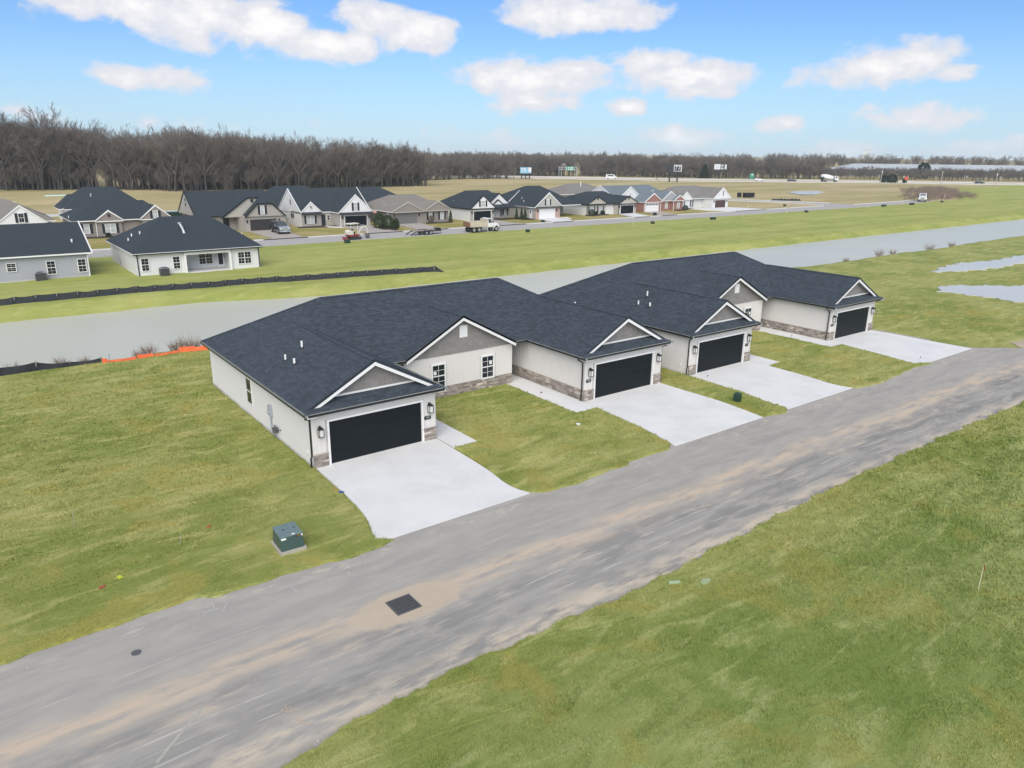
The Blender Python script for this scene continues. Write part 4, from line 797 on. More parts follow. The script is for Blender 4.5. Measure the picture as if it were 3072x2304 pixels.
for x0, x1, y in ((42.2, 46.1, 106.6), (48.0, 54.9, 102.7)): b = MB(); b.prism([(x0-.05, y-.3, 2.5), (x1+.05, y-.3, 2.5), (x1, y, 2.76), (x0, y, 2.76)], [(x0-.05, y-.3, 2.4), (x1+.05, y-.3, 2.4), (x1, y, 2.4), (x0, y, 2.4)]); part('pent_roof', b, M['shingle_far'], H, world=True)
gdoor(H, 49.25, 53.75, 103.1, 'door', 2.05); win(H, 51.05, 51.75, 3.0, 4.5, 102.8); win(H, 43.3, 44.85, .6, 2.1, 107.1, 2); win(H, 43.85, 44.35, 3.4, 3.96, 106.65, 1, False, 'glass'); pbox(H, 'front_door', 46.25, 107.0, .1, 47.0, 107.1, 2.2, 'shutter'); win(H, 47.35, 48., 1.1, 2.1, 107.1, 1, False, 'glass')
spout(H, 48.35, 103.1); 
for y0, z0, z1 in ((111.6, 3.9, 4.9), (110.8, 1.5, 2.3), (111.6, 1.5, 2.3)): pbox(H, 'side_window', 42.16, y0, z0, 42.3, y0+.35, z1, 'glass')
H = root('house', (50, 128, 0), 'dark hip roofed house half hidden behind the white side gable', 'house', GH)
wbox(H, 41, 122.5, 57, 136, 'tan'); hroof(H, 40.6, 57.4, 122, 136.4, 2.7, 6.6, 'shingle_far', 5, 5)
H = root('house', (63, 127, 0), 'house behind the brown brick ranch with dark hip roof and white eaves', 'house', GH)
wbox(H, 58.5, 121, 73, 134, 'brick_grey'); hroof(H, 58, 74.5, 120.4, 134.4, 2.7, 6.1, 'shingle_far', 5.5, 5.5); win(H, 62.2, 63.8, .7, 2.1, 121, 2, False)
H = root('house', (65, 102, 0), 'brown brick ranch with brown shingle roof and taupe garage door', 'house', GH)
wbox(H, 58.7, 102, 71.6, 117, 'brick_brown'); hroof(H, 58.2, 72.1, 101.6, 117.6, 2.6, 5.32, 'shingle_brown', 4., 4.); gfront(H, 58.3, 65.5, 101.4, 109, 2.5, 4.4, 'shingle_brown', 'brick_brown', 'tan'); gfront(H, 65.7, 72.0, 101.42, 109.5, 2.55, 4.4, 'shingle_brown', 'brick_brown', 'tan')
gdoor(H, 59.6, 64.15, 101.98, 'taupe_door', 2.1, 'brick_brown'); win(H, 66.9, 67.75, .65, 2.15, 102); win(H, 69.6, 70.5, .65, 2.15, 102); b = MB(); b.box(58.62, 103.4, .05, 58.7, 104.3, 2.15); d = part('side_door', b, M['white'], H, world=True); pbox(H, 'pane', 58.58, 103.6, 1.0, 58.63, 104.1, 2., 'glass', d)
pipe(H, 59.6, 107, 3.2); pipe(H, 60.3, 109, 3.6)
H = root('house', (82, 101, 0), 'white house with three white front gables edged in black', 'house', GH)
wbox(H, 76.4, 101.02, 82.3, 115, 'wwhite'); wbox(H, 82, 103, 87.9, 115.1, 'brick_grey'); pbox(H, 'front_wall', 76.35, 100.94, -.2, 82.2, 101.02, 2.5, 'brick_grey'); hroof(H, 76, 88.4, 100.9, 116, 2.6, 5.85, 'shingle_far', 4, 2.4, trim='black'); gfront(H, 76.3, 82.4, 100.6, 108, 2.62, 5.28, 'shingle_far', 'wwhite', 'black')
gfront(H, 81.2, 88.3, 102.5, 110, 2.6, 5.5, 'shingle_far', 'wwhite', 'black'); gfront(H, 82.4, 86.2, 102.2, 107, 2.72, 4.2, 'shingle_far', 'wwhite', 'black'); gdoor(H, 77.15, 81.5, 100.93, 'door', 2.05); win(H, 83.7, 85.4, .55, 2.0, 103, 2); win(H, 86.5, 87.1, .8, 2.0, 103, 1); win(H, 78.7, 79.9, 2.95, 4.2, 100.6)
pbox(H, 'fence_panel', 76.2, 108.5, 0, 76.3, 112.8, 1.8, 'wwhite'); pipe(H, 77.4, 109, 3.3, .5); pipe(H, 78.6, 107.4, 3.6, .5); pipe(H, 78.2, 105, 3.7, .5)
H = root('house', (96, 98, 0), 'house with sage gable over old rose brick and white garage door', 'house', GH)
wbox(H, 91.3, 98.02, 98.1, 112, 'sage'); wbox(H, 97, 106, 106, 118, 'sage'); pbox(H, 'front_wall', 91.2, 97.9, -.2, 98.15, 98.0, 2.5, 'brick_pink'); pbox(H, 'front_wall', 97.9, 98.3, -.2, 98.14, 103, 2.4, 'brick_pink'); gfront(H, 90.8, 98.4, 97.5, 108, 2.55, 5.58, 'shingle_far', 'sage', 'white'); hroof(H, 90.8, 106.4, 100.2, 118.4, 2.6, 6.5, 'shingle_far', 6.4, 5.)
gdoor(H, 92.3, 96.6, 97.9, 'white', 2.05); win(H, 93.85, 94.75, 2.95, 4.2, 97.5); pbox(H, 'pent_roof', 90.8, 97.2, 2.44, 98.4, 97.6, 2.62, 'shingle_far'); b = MB(); b.box(91.2, 99.2, .05, 91.3, 100.1, 2.15); d = part('side_door', b, M['white'], H, world=True); pbox(H, 'pane', 91.16, 99.5, 1.2, 91.21, 99.8, 2., 'glass', d); pipe(H, 91.9, 103, 3.3); pipe(H, 92.6, 104.6, 3.8)
H = root('house', (141, 141, 0), 'taupe hip roofed house alone behind the street with white flue', 'house', GH)
wbox(H, 131, 135.6, 152, 147, 'sage'); hroof(H, 130.4, 152.6, 135, 147.6, 2.5, 5.1, 'shingle_taupe', 7.6, 8.); b = MB(); b.cyl((141.6, 139.6, 5.), (0, 0, 1), .14, 1.2, 8); part('flue', b, M['pvc'], H, world=True)
H = root('house', (115, 99, 0), 'cream house with black edged twin gables and dark garage door', 'house', GH)
wbox(H, 108.05, 100.02, 122.5, 113, 'wwhite'); wbox(H, 116.65, 98.42, 122.6, 104, 'tan'); pbox(H, 'front_wall', 107.98, 99.92, -.2, 113.98, 100.01, 2.5, 'tan'); hroof(H, 107.6, 123, 99.4, 113.5, 2.55, 5.02, 'shingle_far', 6, 4, trim='black'); gfront(H, 107.8, 114.2, 99.5, 107, 2.5, 4.32, 'shingle_far', 'tan', 'black'); gfront(H, 116.4, 122.9, 98, 106, 2.5, 4.28, 'shingle_far', 'tan', 'black')
gdoor(H, 117.4, 121.7, 98.4, 'door', 2.05); win(H, 108.9, 110.1, .55, 2., 99.92); win(H, 111.7, 112.9, .55, 2., 99.92)
for x, y in ((110.95, 99.45), (119.6, 97.95)): pbox(H, 'gable_vent', x-.15, y-.05, 3.45, x+.2, y+.02, 4., 'shutter')
spout(H, 108.1, 99.95, 'black'); spout(H, 116.7, 98.4, 'black')
H = root('house', (132, 100, 0), 'red brick house with blue grey roof and white garage door with small panes', 'house', GH)
wbox(H, 124, 104.02, 142, 116, 'brick_red'); wbox(H, 126.6, 99.52, 132.3, 106, 'brick_red'); wbox(H, 134.5, 101.5, 141.8, 106, 'brick_red'); wbox(H, 138.3, 100.4, 141.75, 104, 'brick_red'); hroof(H, 121.6, 143, 103.2, 117, 2.55, 6.05, 'shingle_blue', 0, 4, 'x', 'white', 'wwhite'); gfront(H, 120.6, 131.0, 103.6, 111, 2.5, 6.02, 'shingle_blue', 'wwhite', 'white')
gfront(H, 126.3, 132.6, 99.1, 107, 2.5, 4.58, 'shingle_blue', 'brick_red', 'white'); gfront(H, 134.5, 141., 101., 107, 2.5, 4.8, 'shingle_blue', 'bluegrey', 'white'); gfront(H, 138, 142.1, 100., 105, 2.5, 3.8, 'shingle_blue', 'brick_red', 'white'); gdoor(H, 127.1, 131.6, 99.5, 'white', 2.1, lamps=False)
for k in range(4): pbox(H, 'door_window', 127.3+k*1.1, 99.42, 1.75, 128.1+k*1.1, 99.47, 1.95, 'glass')
for x0, y in ((136.3, 101.5), (139.6, 100.4)): win(H, x0, x0+.95, .5, 2.0, y, 1, False)
win(H, 125.4, 126., 3.6, 4.5, 103.55, 1, False); pbox(H, 'side_door', 124.6, 103.9, 0, 125.7, 104.0, 2.1, 'white'); spout(H, 126.6, 99.5); spout(H, 132.4, 99.5); spout(H, 138.2, 100.4)
H = root('house', (152, 101, 0), 'off white house with taupe roof and maroon garage door', 'house', GH)
wbox(H, 143.2, 104, 158, 114, 'wwhite'); wbox(H, 153.8, 100.32, 160.1, 112, 'wwhite'); wbox(H, 143.2, 102.4, 147, 106, 'wwhite'); hroof(H, 142.6, 160, 103, 115, 2.6, 5.6, 'shingle_taupe', 5, 3.); gfront(H, 142.6, 147.4, 102, 108, 2.55, 4.4, 'shingle_taupe', 'wwhite', 'white'); gfront(H, 153.5, 160.7, 99.9, 110, 2.65, 5.34, 'shingle_taupe', 'wwhite', 'white')
gdoor(H, 154.6, 159.0, 100.3, 'maroon', 2.1); win(H, 156.9, 157.5, 3.3, 4.6, 99.85, 1, False, 'glass', (2, 1)); win(H, 143.8, 144.5, .4, 2.1, 102.4, 1); win(H, 149.3, 149.8, .4, 2.1, 104., 1, True)
# air conditioners
def acunit(x, y, w_, h, label):
    r = root('air_conditioner', (x, y, .0), label, 'air conditioner'); b = MB(); b.box(-w_/2, -w_/2, .05, w_/2, w_/2, h); part('casing', b, M['steel'], r)
    b = MB(); b.box(-w_/2-.02, -w_/2-.02, h, w_/2+.02, w_/2+.02, h+.03); part('top_panel', b, M['grey_box'], r); b = MB(); b.cyl((0, 0, h+.05), (0, 0, 1), w_*.4, .05, 20); part('fan_grille', b, M['black'], r); b = MB(); b.box(-w_/2-.1, -w_/2-.1, -.1, w_/2+.1, w_/2+.1, .05); part('plinth', b, M['pad'], r)
    for k in range(9): b = MB(); z = .12+k*(h-.2)/9; b.box(-w_/2-.012, -w_/2-.012, z, w_/2+.012, w_/2+.012, z+.025); part('fin', b, M['iron'], r)
acunit(-4.2, 64.8, .92, .95, 'dark air conditioner under the blue grey house wall'); acunit(7.6, 61.2, .92, .95, 'dark air conditioner between two windows of the white patio house')

# ================================================================== SITE EQUIPMENT AND VEHICLES
def wheel(rt, x, y, r, wd, name='wheel'):
    b = MB(); b.cyl((x, y, r), (0, 1, 0), r, wd, 18); wh = part(name, b, M['tyre'], rt); b = MB(); b.cyl((x, y, r), (0, 1, 0), r*.58, wd+.03, 14); part('rim', b, M['rim'], wh)
def prof(rt, name, pts, y0, y1, m, ins=0., z_in=None, parent=None):      # side profile (x,z) extruded across, narrowed above z_in
    b = MB(); g = lambda z: ins*max(0, (z-z_in)) if z_in is not None else 0
    b.prism([(x, y0+g(z), z) for x, z in pts], [(x, y1-g(z), z) for x, z in pts]); return part(name, b, M[m], parent or rt)
def pickup(loc, rz, label):
    r = root('pickup_truck', loc, label, 'pickup', None, rz)
    prof(r, 'body', [(-2.8, .55), (-2.85, .75), (-2.85, 1.22), (-.6, 1.25), (1.15, 1.24), (2.35, 1.16), (2.78, 1.0), (2.85, .6), (2.6, .42), (-2.6, .42)], -.98, .98, 'carblue'); prof(r, 'bed_cap', [(-2.8, 1.26), (-2.75, 1.88), (-.75, 1.92), (-.7, 1.26)], -.94, .94, 'carblue', .25, 1.3)
    prof(r, 'cab', [(-.68, 1.26), (-.55, 1.92), (.45, 1.95), (1.2, 1.26)], -.95, .95, 'carblue', .35, 1.3); prof(r, 'hood', [(1.1, 1.245), (2.4, 1.17), (2.74, 1.03), (2.74, 1.06), (2.4, 1.21), (1.1, 1.285)], -.9, .9, 'silver')
    b = MB(); b.add([(1.24, -.74, 1.29), (1.24, .74, 1.29), (.52, .62, 1.93), (.52, -.62, 1.93)], [(0, 1, 2, 3)]); part('windscreen', b, M['windscreen'], r)
    for s in (-1, 1):
        b = MB(); y = s*.93; b.add([(-.5, y*1.02, 1.32), (.95, y*1.02, 1.32), (.42, y*.80, 1.86), (-.45, y*.80, 1.86)], [(0, 1, 2, 3)]); part('side_window', b, M['windscreen'], r)
        b = MB(); b.box(.85, min(s*.98, s*1.18), 1.25, 1.0, max(s*.98, s*1.18), 1.48); part('mirror', b, M['chrome'], r); b = MB(); b.box(2.75, min(s*.55, s*.9), .82, 2.87, max(s*.55, s*.9), 1.02); part('headlight', b, M['lampw'], r)
        for x in (-1.75, 1.75): wheel(r, x, s*.86, .39, .26)
    b = MB(); b.box(2.76, -.52, .72, 2.88, .52, 1.05); part('grille', b, M['chrome'], r); b = MB(); b.box(2.7, -.95, .42, 2.93, .95, .66); part('bumper', b, M['silver'], r); b = MB(); b.box(2.935, -.16, .5, 2.95, .16, .6); part('number_plate', b, M['label'], r)
    return r
pickup((34.9, 98.3, .16), math.radians(-94), 'dark pickup truck with grey bonnet parked on brick drive')
def car(loc, rz, label, m, name='car', sc=1., group=None):
    r = root(name, loc, label, 'car', group, rz); r.scale = (sc, sc, sc)
    prof(r, 'body', [(-2.2, .45), (-2.25, .85), (-1.9, .98), (-1., 1.02), (1.1, .96), (2.0, .82), (2.25, .62), (2.2, .35), (-2.1, .35)], -.88, .88, m); prof(r, 'roof', [(-1.75, .99), (-1.15, 1.44), (.25, 1.47), (1.05, .97)], -.8, .8, m, .45, 1.)
    for s in (-1, 1):
        b = MB(); b.add([(-1.5, s*.79, 1.05), (.85, s*.79, 1.04), (.2, s*.66, 1.4), (-1.1, s*.66, 1.38)], [(0, 1, 2, 3)]); part('side_window', b, M['windscreen'], r)
        b = MB(); b.box(2.14, min(s*.5, s*.8), .6, 2.27, max(s*.5, s*.8), .75); part('headlight', b, M['lampw'], r)
        for x in (-1.35, 1.4): wheel(r, x, s*.78, .32, .22)
    b = MB(); b.add([(1.03, -.7, 1.02), (1.03, .7, 1.02), (.32, .6, 1.44), (.32, -.6, 1.44)], [(0, 1, 2, 3)]); part('windscreen', b, M['windscreen'], r); return r
car((43.0, 119.2, .05), math.radians(-80), 'white car parked beside the tall white side gable', 'carwhite', sc=.9)
def dumptruck(loc, rz, label, bed, bedm, cabm, sc=1.):
    r = root('dump_truck', loc, label, 'dump truck', None, rz); r.scale = (sc, sc, sc)
    for s in (-1, 1): b = MB(); b.box(-3.3, min(s*.35, s*.5), .62, 2.9, max(s*.35, s*.5), .86); part('chassis_rail', b, M['steel'], r)
    prof(r, 'hood', [(1.55, .85), (1.55, 1.72), (2.9, 1.5), (3.1, 1.3), (3.1, .85)], -.72, .72, cabm, .12, 1.)
    prof(r, 'cab', [(.45, .85), (.45, 2.32), (.7, 2.5), (1.25, 2.46), (1.6, 1.72), (1.6, .85)], -1.02, 1.02, cabm, .12, 1.7)
    b = MB(); b.add([(1.62, -.82, 1.76), (1.62, .82, 1.76), (1.3, .76, 2.4), (1.3, -.76, 2.4)], [(0, 1, 2, 3)]); part('windscreen', b, M['windscreen'], r)
    for s in (-1, 1):
        b = MB(); b.add([(.65, s*1.03, 1.65), (1.45, s*1.03, 1.65), (1.2, s*.955, 2.3), (.65, s*.955, 2.3)], [(0, 1, 2, 3)]); part('side_window', b, M['windscreen'], r); b = MB(); pts = [(1.85, .6), (1.95, 1.15), (2.3, 1.32), (2.8, 1.25), (3.05, .95), (2.9, .62), (2.75, .95), (2.35, 1.12), (2.05, .95)]; b.prism([(x, s*.72, z) for x, z in pts], [(x, s*1.12, z) for x, z in pts]); part('fender', b, M[cabm], r)
        wheel(r, 2.4, s*.93, .5, .28)
        wheel(r, -1.55, s*.9, .5, .46); wheel(r, -2.65, s*.9, .5, .46); b = MB(); b.box(3.0, min(s*.4, s*.72), 1.0, 3.13, max(s*.4, s*.72), 1.2); part('headlight', b, M['lampw'], r); b = MB(); b.box(1.5, min(s*1.05, s*1.3), 1.7, 1.58, max(s*1.05, s*1.3), 2.1); part('mirror', b, M['black'], r); b = MB(); b.cyl((-.2, s*.85, .75), (1, 0, 0), .3, 1.2, 12); part('fuel_tank', b, M['galv'], r)
    b = MB(); b.box(3.08, -.5, .9, 3.16, .5, 1.35); part('grille', b, M['chrome'], r); b = MB(); b.box(3.1, -1.1, .5, 3.3, 1.1, .78); part('bumper', b, M['chrome'], r)
    b = MB(); b.box(-3.5, -1.1, .98, .35, 1.1, 1.1); part('bed_floor', b, M[bedm], r)
    for s in (-1, 1):
        b = MB(); b.box(-3.5, min(s*1.1, s*1.18), 1.0, .3, max(s*1.1, s*1.18), 1.0+bed); part('bed_side', b, M[bedm], r)
        for k in range(5): b = MB(); x = -3.4+k*.88; b.box(x, min(s*1.181, s*1.25), 1.0, x+.1, max(s*1.181, s*1.25), 1.0+bed); part('bed_rib', b, M[bedm], r)
    b = MB(); b.box(.22, -1.09, 1.11, .34, 1.09, 1.25+bed*1.25); part('headboard', b, M[bedm], r); b = MB(); b.box(.2, -1.1, 1.25+bed*1.25, 1.0, 1.1, 1.32+bed*1.25); part('cab_guard', b, M[bedm], r); b = MB(); b.box(-3.6, -1.09, 1.0, -3.51, 1.09, 1.05+bed); part('tailgate', b, M['rust' if bedm == 'dumptan' else bedm], r)
    return r
dumptruck((66.9, 82.9, .02), 0., 'white cabbed dump truck with rusty cream bed on the street edge', .85, 'dumptan', 'carwhite', .98)
dumptruck((241.5, 86.8, .02), math.radians(206), 'white cabbed dump truck with black bed facing down the street', 1.0, 'steel', 'carwhite', 1.05)
def trailer(loc, rz):
    r = root('flatbed_trailer', loc, 'empty wooden decked flatbed trailer parked on the street', 'trailer', None, rz)
    for k in range(7): b = MB(); y = -.9+k*.257; b.box(-2.3, y, .62, 2.2, y+.245, .67); part('deck_plank', b, M['plank'], r)
    for s in (-1, 1):
        b = MB(); b.box(-2.35, min(s*.9, s*1.0), .5, 2.25, max(s*.9, s*1.0), .72); part('side_rail', b, M['steel'], r); b = MB(); b.box(-.85, min(s*.86, s*1.22), .72, .95, max(s*.86, s*1.22), .78); part('fender', b, M['steel'], r); b = MB(); b.beam((2.2, s*.85, .55), (3.5, 0, .5), .1, .12); part('tongue', b, M['steel'], r)
        for x in (-.4, .45): wheel(r, x, s*1.04, .36, .22)
    b = MB(); b.cyl((3.2, 0, .45), (0, 0, 1), .05, .9, 8); b.cyl((3.2, 0, .05), (0, 0, 1), .12, .05, 10); part('jack', b, M['iron'], r); b = MB(); b.beam((-2.3, -.8, .66), (-3.4, -.8, .1), .35, .06); b.beam((-2.3, .8, .66), (-3.4, .8, .1), .35, .06); part('ramp', b, M['steel'], r); b = MB(); b.box(2.2, -.5, .62, 3.0, .5, 1.0); part('toolbox', b, M['black'], r)
trailer((55.6, 84.3, .02), math.radians(3))
def excavator(loc, rz):
    r = root('mini_excavator', loc, 'small cream and red excavator with canopy beside the street', 'excavator', None, rz)
    for s in (-1, 1):
        pts = [(-.95, .1), (-1.05, .3), (-.9, .5), (.9, .5), (1.05, .3), (.95, .1), (.8, .02), (-.8, .02)]; b = MB(); b.prism([(x, s*.45, z) for x, z in pts], [(x, s*.78, z) for x, z in pts]); part('track', b, M['steel'], r)
    b = MB(); b.box(-.6, -.44, .22, .6, .44, .56); part('undercarriage', b, M['red'], r); b = MB(); pts = [(-1.1, .6), (-1.15, .85), (.75, .85), (.85, .6)]; b.prism([(x, -.7, z) for x, z in pts], [(x, .7, z) for x, z in pts]); part('deck', b, M['red'], r)
    pts = [(-1.15, .86), (-1.2, 1.35), (-.9, 1.55), (-.45, 1.5), (-.4, .86)]; b = MB(); b.prism([(x, -.66, z) for x, z in pts], [(x, .66, z) for x, z in pts]); part('engine_cover', b, M['exwhite'], r); b = MB(); b.box(-.35, -.3, .86, .1, .3, 1.25); b.box(-.38, -.3, 1.25, -.25, .3, 1.75); part('seat', b, M['black'], r)
    for x, y in ((-.8, -.55), (-.8, .55), (.5, -.55), (.5, .55)): b = MB(); b.cyl((x, y, 1.75), (0, 0, 1), .035, 1.7, 8); part('canopy_post', b, M['exwhite'], r)
    pts = [(-1., 2.5), (-.95, 2.62), (.7, 2.66), (.78, 2.52)]; b = MB(); b.prism([(x, -.68, z) for x, z in pts], [(x, .68, z) for x, z in pts]); part('canopy', b, M['exwhite'], r)
    b = MB(); b.beam((.8, 0, .8), (1.7, 0, 2.0), .22, .24); b.beam((1.68, 0, 1.97), (2.55, 0, 1.95), .2, .2); part('boom', b, M['exwhite'], r); b = MB(); b.beam((2.5, 0, 2.05), (2.75, 0, .85), .17, .18); part('dipper_arm', b, M['exwhite'], r); b = MB(); b.cyl((1.9, 0, 2.25), (.96, 0, -.1), .05, 1.1, 8); part('hydraulic_ram', b, M['chrome'], r)
    pts = [(2.6, .85), (2.95, .8), (3.0, .25), (2.65, .05), (2.4, .35)]; b = MB(); b.prism([(x, -.28, z) for x, z in pts], [(x, .28, z) for x, z in pts]); part('bucket', b, M['iron'], r); b = MB(); b.beam((-1.1, 0, .3), (-1.55, 0, .25), .5, .1); b.box(-1.65, -.75, .05, -1.55, .75, .5); part('dozer_blade', b, M['red'], r)
excavator((41.7, 83.6, .0), math.radians(8))
# roll-off container, pipes, dumpsters, soil tarp
def container(loc, w_, d_, h, m, label, rz=0., ribs=6, group=None):
    r = root('dumpster', loc, label, 'dumpster', group, rz); b = MB(); b.box(-w_/2, -d_/2, .15, w_/2, d_/2, .25); part('floor', b, M[m], r)
    for s in (-1, 1): b = MB(); b.box(-w_/2, min(s*d_/2, s*(d_/2-.06)), .25, w_/2, max(s*d_/2, s*(d_/2-.06)), h); part('side_wall', b, M[m], r); b = MB(); b.box(min(s*w_/2, s*(w_/2-.06)), -d_/2+.06, .25, max(s*w_/2, s*(w_/2-.06)), d_/2-.06, h); part('end_wall', b, M[m], r)
    for k in range(ribs+1): b = MB(); x = -w_/2+k*(w_-.1)/ribs; b.box(x, -d_/2-.07, .2, x+.1, -d_/2-.001, h); part('rib', b, M[m], r)
    b = MB(); b.box(-w_/2-.05, -d_/2-.08, h, w_/2+.05, d_/2+.08, h+.1); part('top_rim', b, M[m], r); return r
container((24.2, 124, 0), 6.4, 2.4, 2.3, 'dkgreen', 'long green roll off dumpster between brick houses')
container((206.5, 127.5, 0), 3.4, 1.7, 1.5, 'black', 'wide black dumpster in the dry field beside the side road', math.radians(-20)); container((204.3, 129.6, 0), 1., 1., 1.5, 'black', 'narrow black dumpster next to the wide black one', math.radians(-20), 2)
r = root('pipe_stack', (15.3, 214, 0), 'stack of pale teal pipes lying in the tan field', 'pipes')
for k in range(5):
    for j in range(5-k if k < 3 else 0): b = MB(); b.cyl((-.0, (j+k*.5-2)*.5, .25+k*.42), (1, 0, 0), .23, 6.6, 10); part('pipe', b, M['teal'], r)
b = MB(); rr = random.Random(4); n = 22; top = []; 
for k in range(n): x = 199.5+k*.36; y = 113.5-k*.22; top.append((x, y, .35+.45*abs(math.sin(k*1.1))*rr.uniform(.5, 1.)))
for k in range(n-1): a, c = top[k], top[k+1]; b.add([(a[0], a[1]-.9, .0), (c[0], c[1]-.9, .0), (c[0], c[1], c[2]), (a[0], a[1], a[2]), (c[0], c[1]+.9, 0), (a[0], a[1]+.9, 0)], [(0, 1, 2, 3), (3, 2, 4, 5)])
thing('tarp_heap', b, M['silt'], 'long heap of black plastic sheeting at the side road', 'tarp')

# ================================================================== NEAR UTILITIES, FENCES AND MARKERS
r = root('transformer_box', (-3.6, -6.2, .04), 'squat green electrical transformer box on a weathered concrete pad', 'transformer', None, math.radians(-2))
r.scale = (1.06, 1.22, 1.14); b = MB(); b.box(-.45, -.47, -.12, .45, .45, .13); part('pad', b, M['pad'], r)
b = MB(); b.prism([(-.4, -.41, .131), (.4, -.41, .131), (.4, .38, .131), (-.4, .38, .131)], [(-.375, -.33, .58), (.375, -.33, .58), (.375, .36, .62), (-.375, .36, .62)]); part('cabinet', b, M['xgreen'], r)
b = MB(); b.prism([(-.395, -.355, .575), (.395, -.355, .575), (.395, .38, .615), (-.395, .38, .615)], [(-.385, -.345, .605), (.385, -.345, .605), (.385, .37, .65), (-.385, .37, .65)]); lid = part('lid', b, mat('pale transformer lid', (.13, .185, .185), .42, .15, 3.), r)  # lid in a paler green than the cabinet
for x in (-.18, .2): b = MB(); b.box(x, .03, .629, x+.09, .06, .641); part('lifting_slot', b, M['black'], lid)
b = MB(); b.box(.02, -.34, .612, .13, -.28, .618); part('label', b, M['label'], lid)
f_y = lambda z: -.41+(z-.13)/.45*.08
for x0, x1, z0, z1, m, nm in ((-.36, -.19, .49, .55, 'label', 'label'), (.335, .385, .50, .555, 'label', 'label')): b = MB(); b.add([(x0, f_y(z0)-.006, z0), (x1, f_y(z0)-.006, z0), (x1, f_y(z1)-.006, z1), (x0, f_y(z1)-.006, z1)], [(0, 1, 2, 3)]); part(nm, b, M[m], r)
b = MB(); b.add([(.13, f_y(.5)-.006, .5), (.325, f_y(.5)-.006, .5), (.325, f_y(.56)-.006, .56), (.13, f_y(.56)-.006, .56)], [(0, 1, 2, 3)]); part('number_strip', b, M['black'], r)
for k, ch in enumerate('1480'): me = text_mesh(ch, .062, M['yellow'], 'number'); o = link('number', me, r, (.158+k*.047, f_y(.53)-.012, .53), (PI/2-.17, 0, 0))
r = root('utility_pedestal', (24.0, -5.3, .05), 'small dark green utility pedestal on the strip between driveways', 'pedestal')
b = MB(); b.box(-.17, -.17, -.1, .17, .17, .42); part('body', b, M['dkgreen'], r); b = MB(); b.prism([(-.19, -.19, .42), (.19, -.19, .42), (.19, .19, .42), (-.19, .19, .42)], [(-.11, -.13, .55), (.11, -.13, .55), (.11, .13, .55), (-.11, .13, .55)]); part('cap', b, M['dkgreen'], r)
r = root('drain_grate', (-1.95, -11.85, .0), 'square cast iron storm drain grate in the sandy middle of the road', 'drain')
b = MB(); frame(b, -.44, -.44, .44, .44, .05, 0, .02); b.v = [(x, z, y) for x, y, z in b.v]; part('frame', b, M['iron'], r); b = MB(); b.box(-.39, -.39, .002, .39, .39, .006); part('pit_shade', b, M['pit_shade'], r)  # flat near-black plate under the bars, painted as the drain's inner shade
for k in range(13): b = MB(); x = -.37+k*.058; b.box(x, -.39, .007, x+.026, .39, .018); part('bar', b, M['iron'], r)
for k in range(4): b = MB(); y = -.25+k*.165; b.box(-.39, y, .0182, .39, y+.022, .0215); part('cross_bar', b, M['iron'], r)
b = MB(); b.cyl((0, 0, .004), (0, 0, 1), .14, .012, 20); b.cyl((0, 0, .011), (0, 0, 1), .11, .006, 16); thing('valve_cover', b, M['iron'], 'small round iron valve cover in the dusty road', 'cover', loc=(-9.4, -9.4, 0))
b = MB(); b.cyl((0, 0, .03), (0, 0, 1), .09, .1, 14); b.cyl((0, 0, .085), (0, 0, 1), .12, .02, 14); thing('cleanout_cap', b, M['label'], 'pale round cleanout cap in the lawn between both garages', 'cap', loc=(13.67, -2.82, .04))
b = MB(); b.cyl((0, 0, .04), (0, 0, 1), .2, .08, 18); b.cyl((0, 0, .085), (0, 0, 1), .15, .015, 14); o = thing('valve_box_lid', b, mat('pale green plastic', (.30, .36, .20), .6, .1), 'pale green oval valve box lid in the lawn across the road', 'lid', loc=(7.0, -16.8, .04)); o.scale = (1.15, .65, .8)
b = MB(); b.box(-.2, -.06, 0, .2, .06, .04); thing('plank', b, mat('pale green board', (.34, .43, .30), .7, .1), 'short pale green plank lying on the lawn beside the road', 'plank', loc=(6.1, -16.2, .05), rz=-.5)
b = MB(); b.box(-.09, -.09, 0, .09, .09, .05); b.box(-.06, -.03, .05, .05, .06, .065); thing('blue_marker', b, mat('blue plastic', (.02, .08, .35), .5), 'small blue plastic marker at the edge of the flared driveway', 'marker', loc=(-.12, -3.1, .045), rz=.4)
for (x, y, lab) in ((15.32, 2.42, 'tiny blue marking flag stuck beside the path by the stone wall'), (42.9, -6.95, 'tiny blue marking flag at the foot of the last driveway'), (41.2, 2.4, 'tiny blue marking flag on the path of the last garage'), (26.45, -1.1, 'tiny blue marking flag at the edge of the driveway by lap siding')):
    b = MB(); b.cyl((0, 0, .1), (0, 0, 1), .006, .2, 5); b.box(0, -.004, .12, .1, .004, .2); thing('marking_flag', b, mat('navy flag', (.02, .035, .09), .6), lab, 'flag', 'marking flags', loc=(x, y, .03))
r = root('survey_flag', (14.0, -22.6, .03), 'orange survey flag on a thin lath in the lawn across the road', 'flag'); b = MB(); b.beam((0, 0, -.1), (.06, .02, 1.05), .016, .01); part('lath', b, M['wood'], r); b = MB(); b.add([(.06, .02, 1.05), (-.2, -.12, 1.03), (-.22, -.13, .93), (.06, .02, .92)], [(0, 1, 2, 3)]); part('ribbon', b, M['orange'], r)
for x, y, h, lab in ((-9.7, .1, .75, 'thin bare survey lath in the lawn left of the garage'), (-6.8, -3.9, .55, 'thin bare survey lath in the lawn near the transformer box')): b = MB(); b.beam((0, 0, -.1), (.02, 0, h), .02, .015); thing('survey_lath', b, M['stake'], lab, 'stake', loc=(x, y, .05))
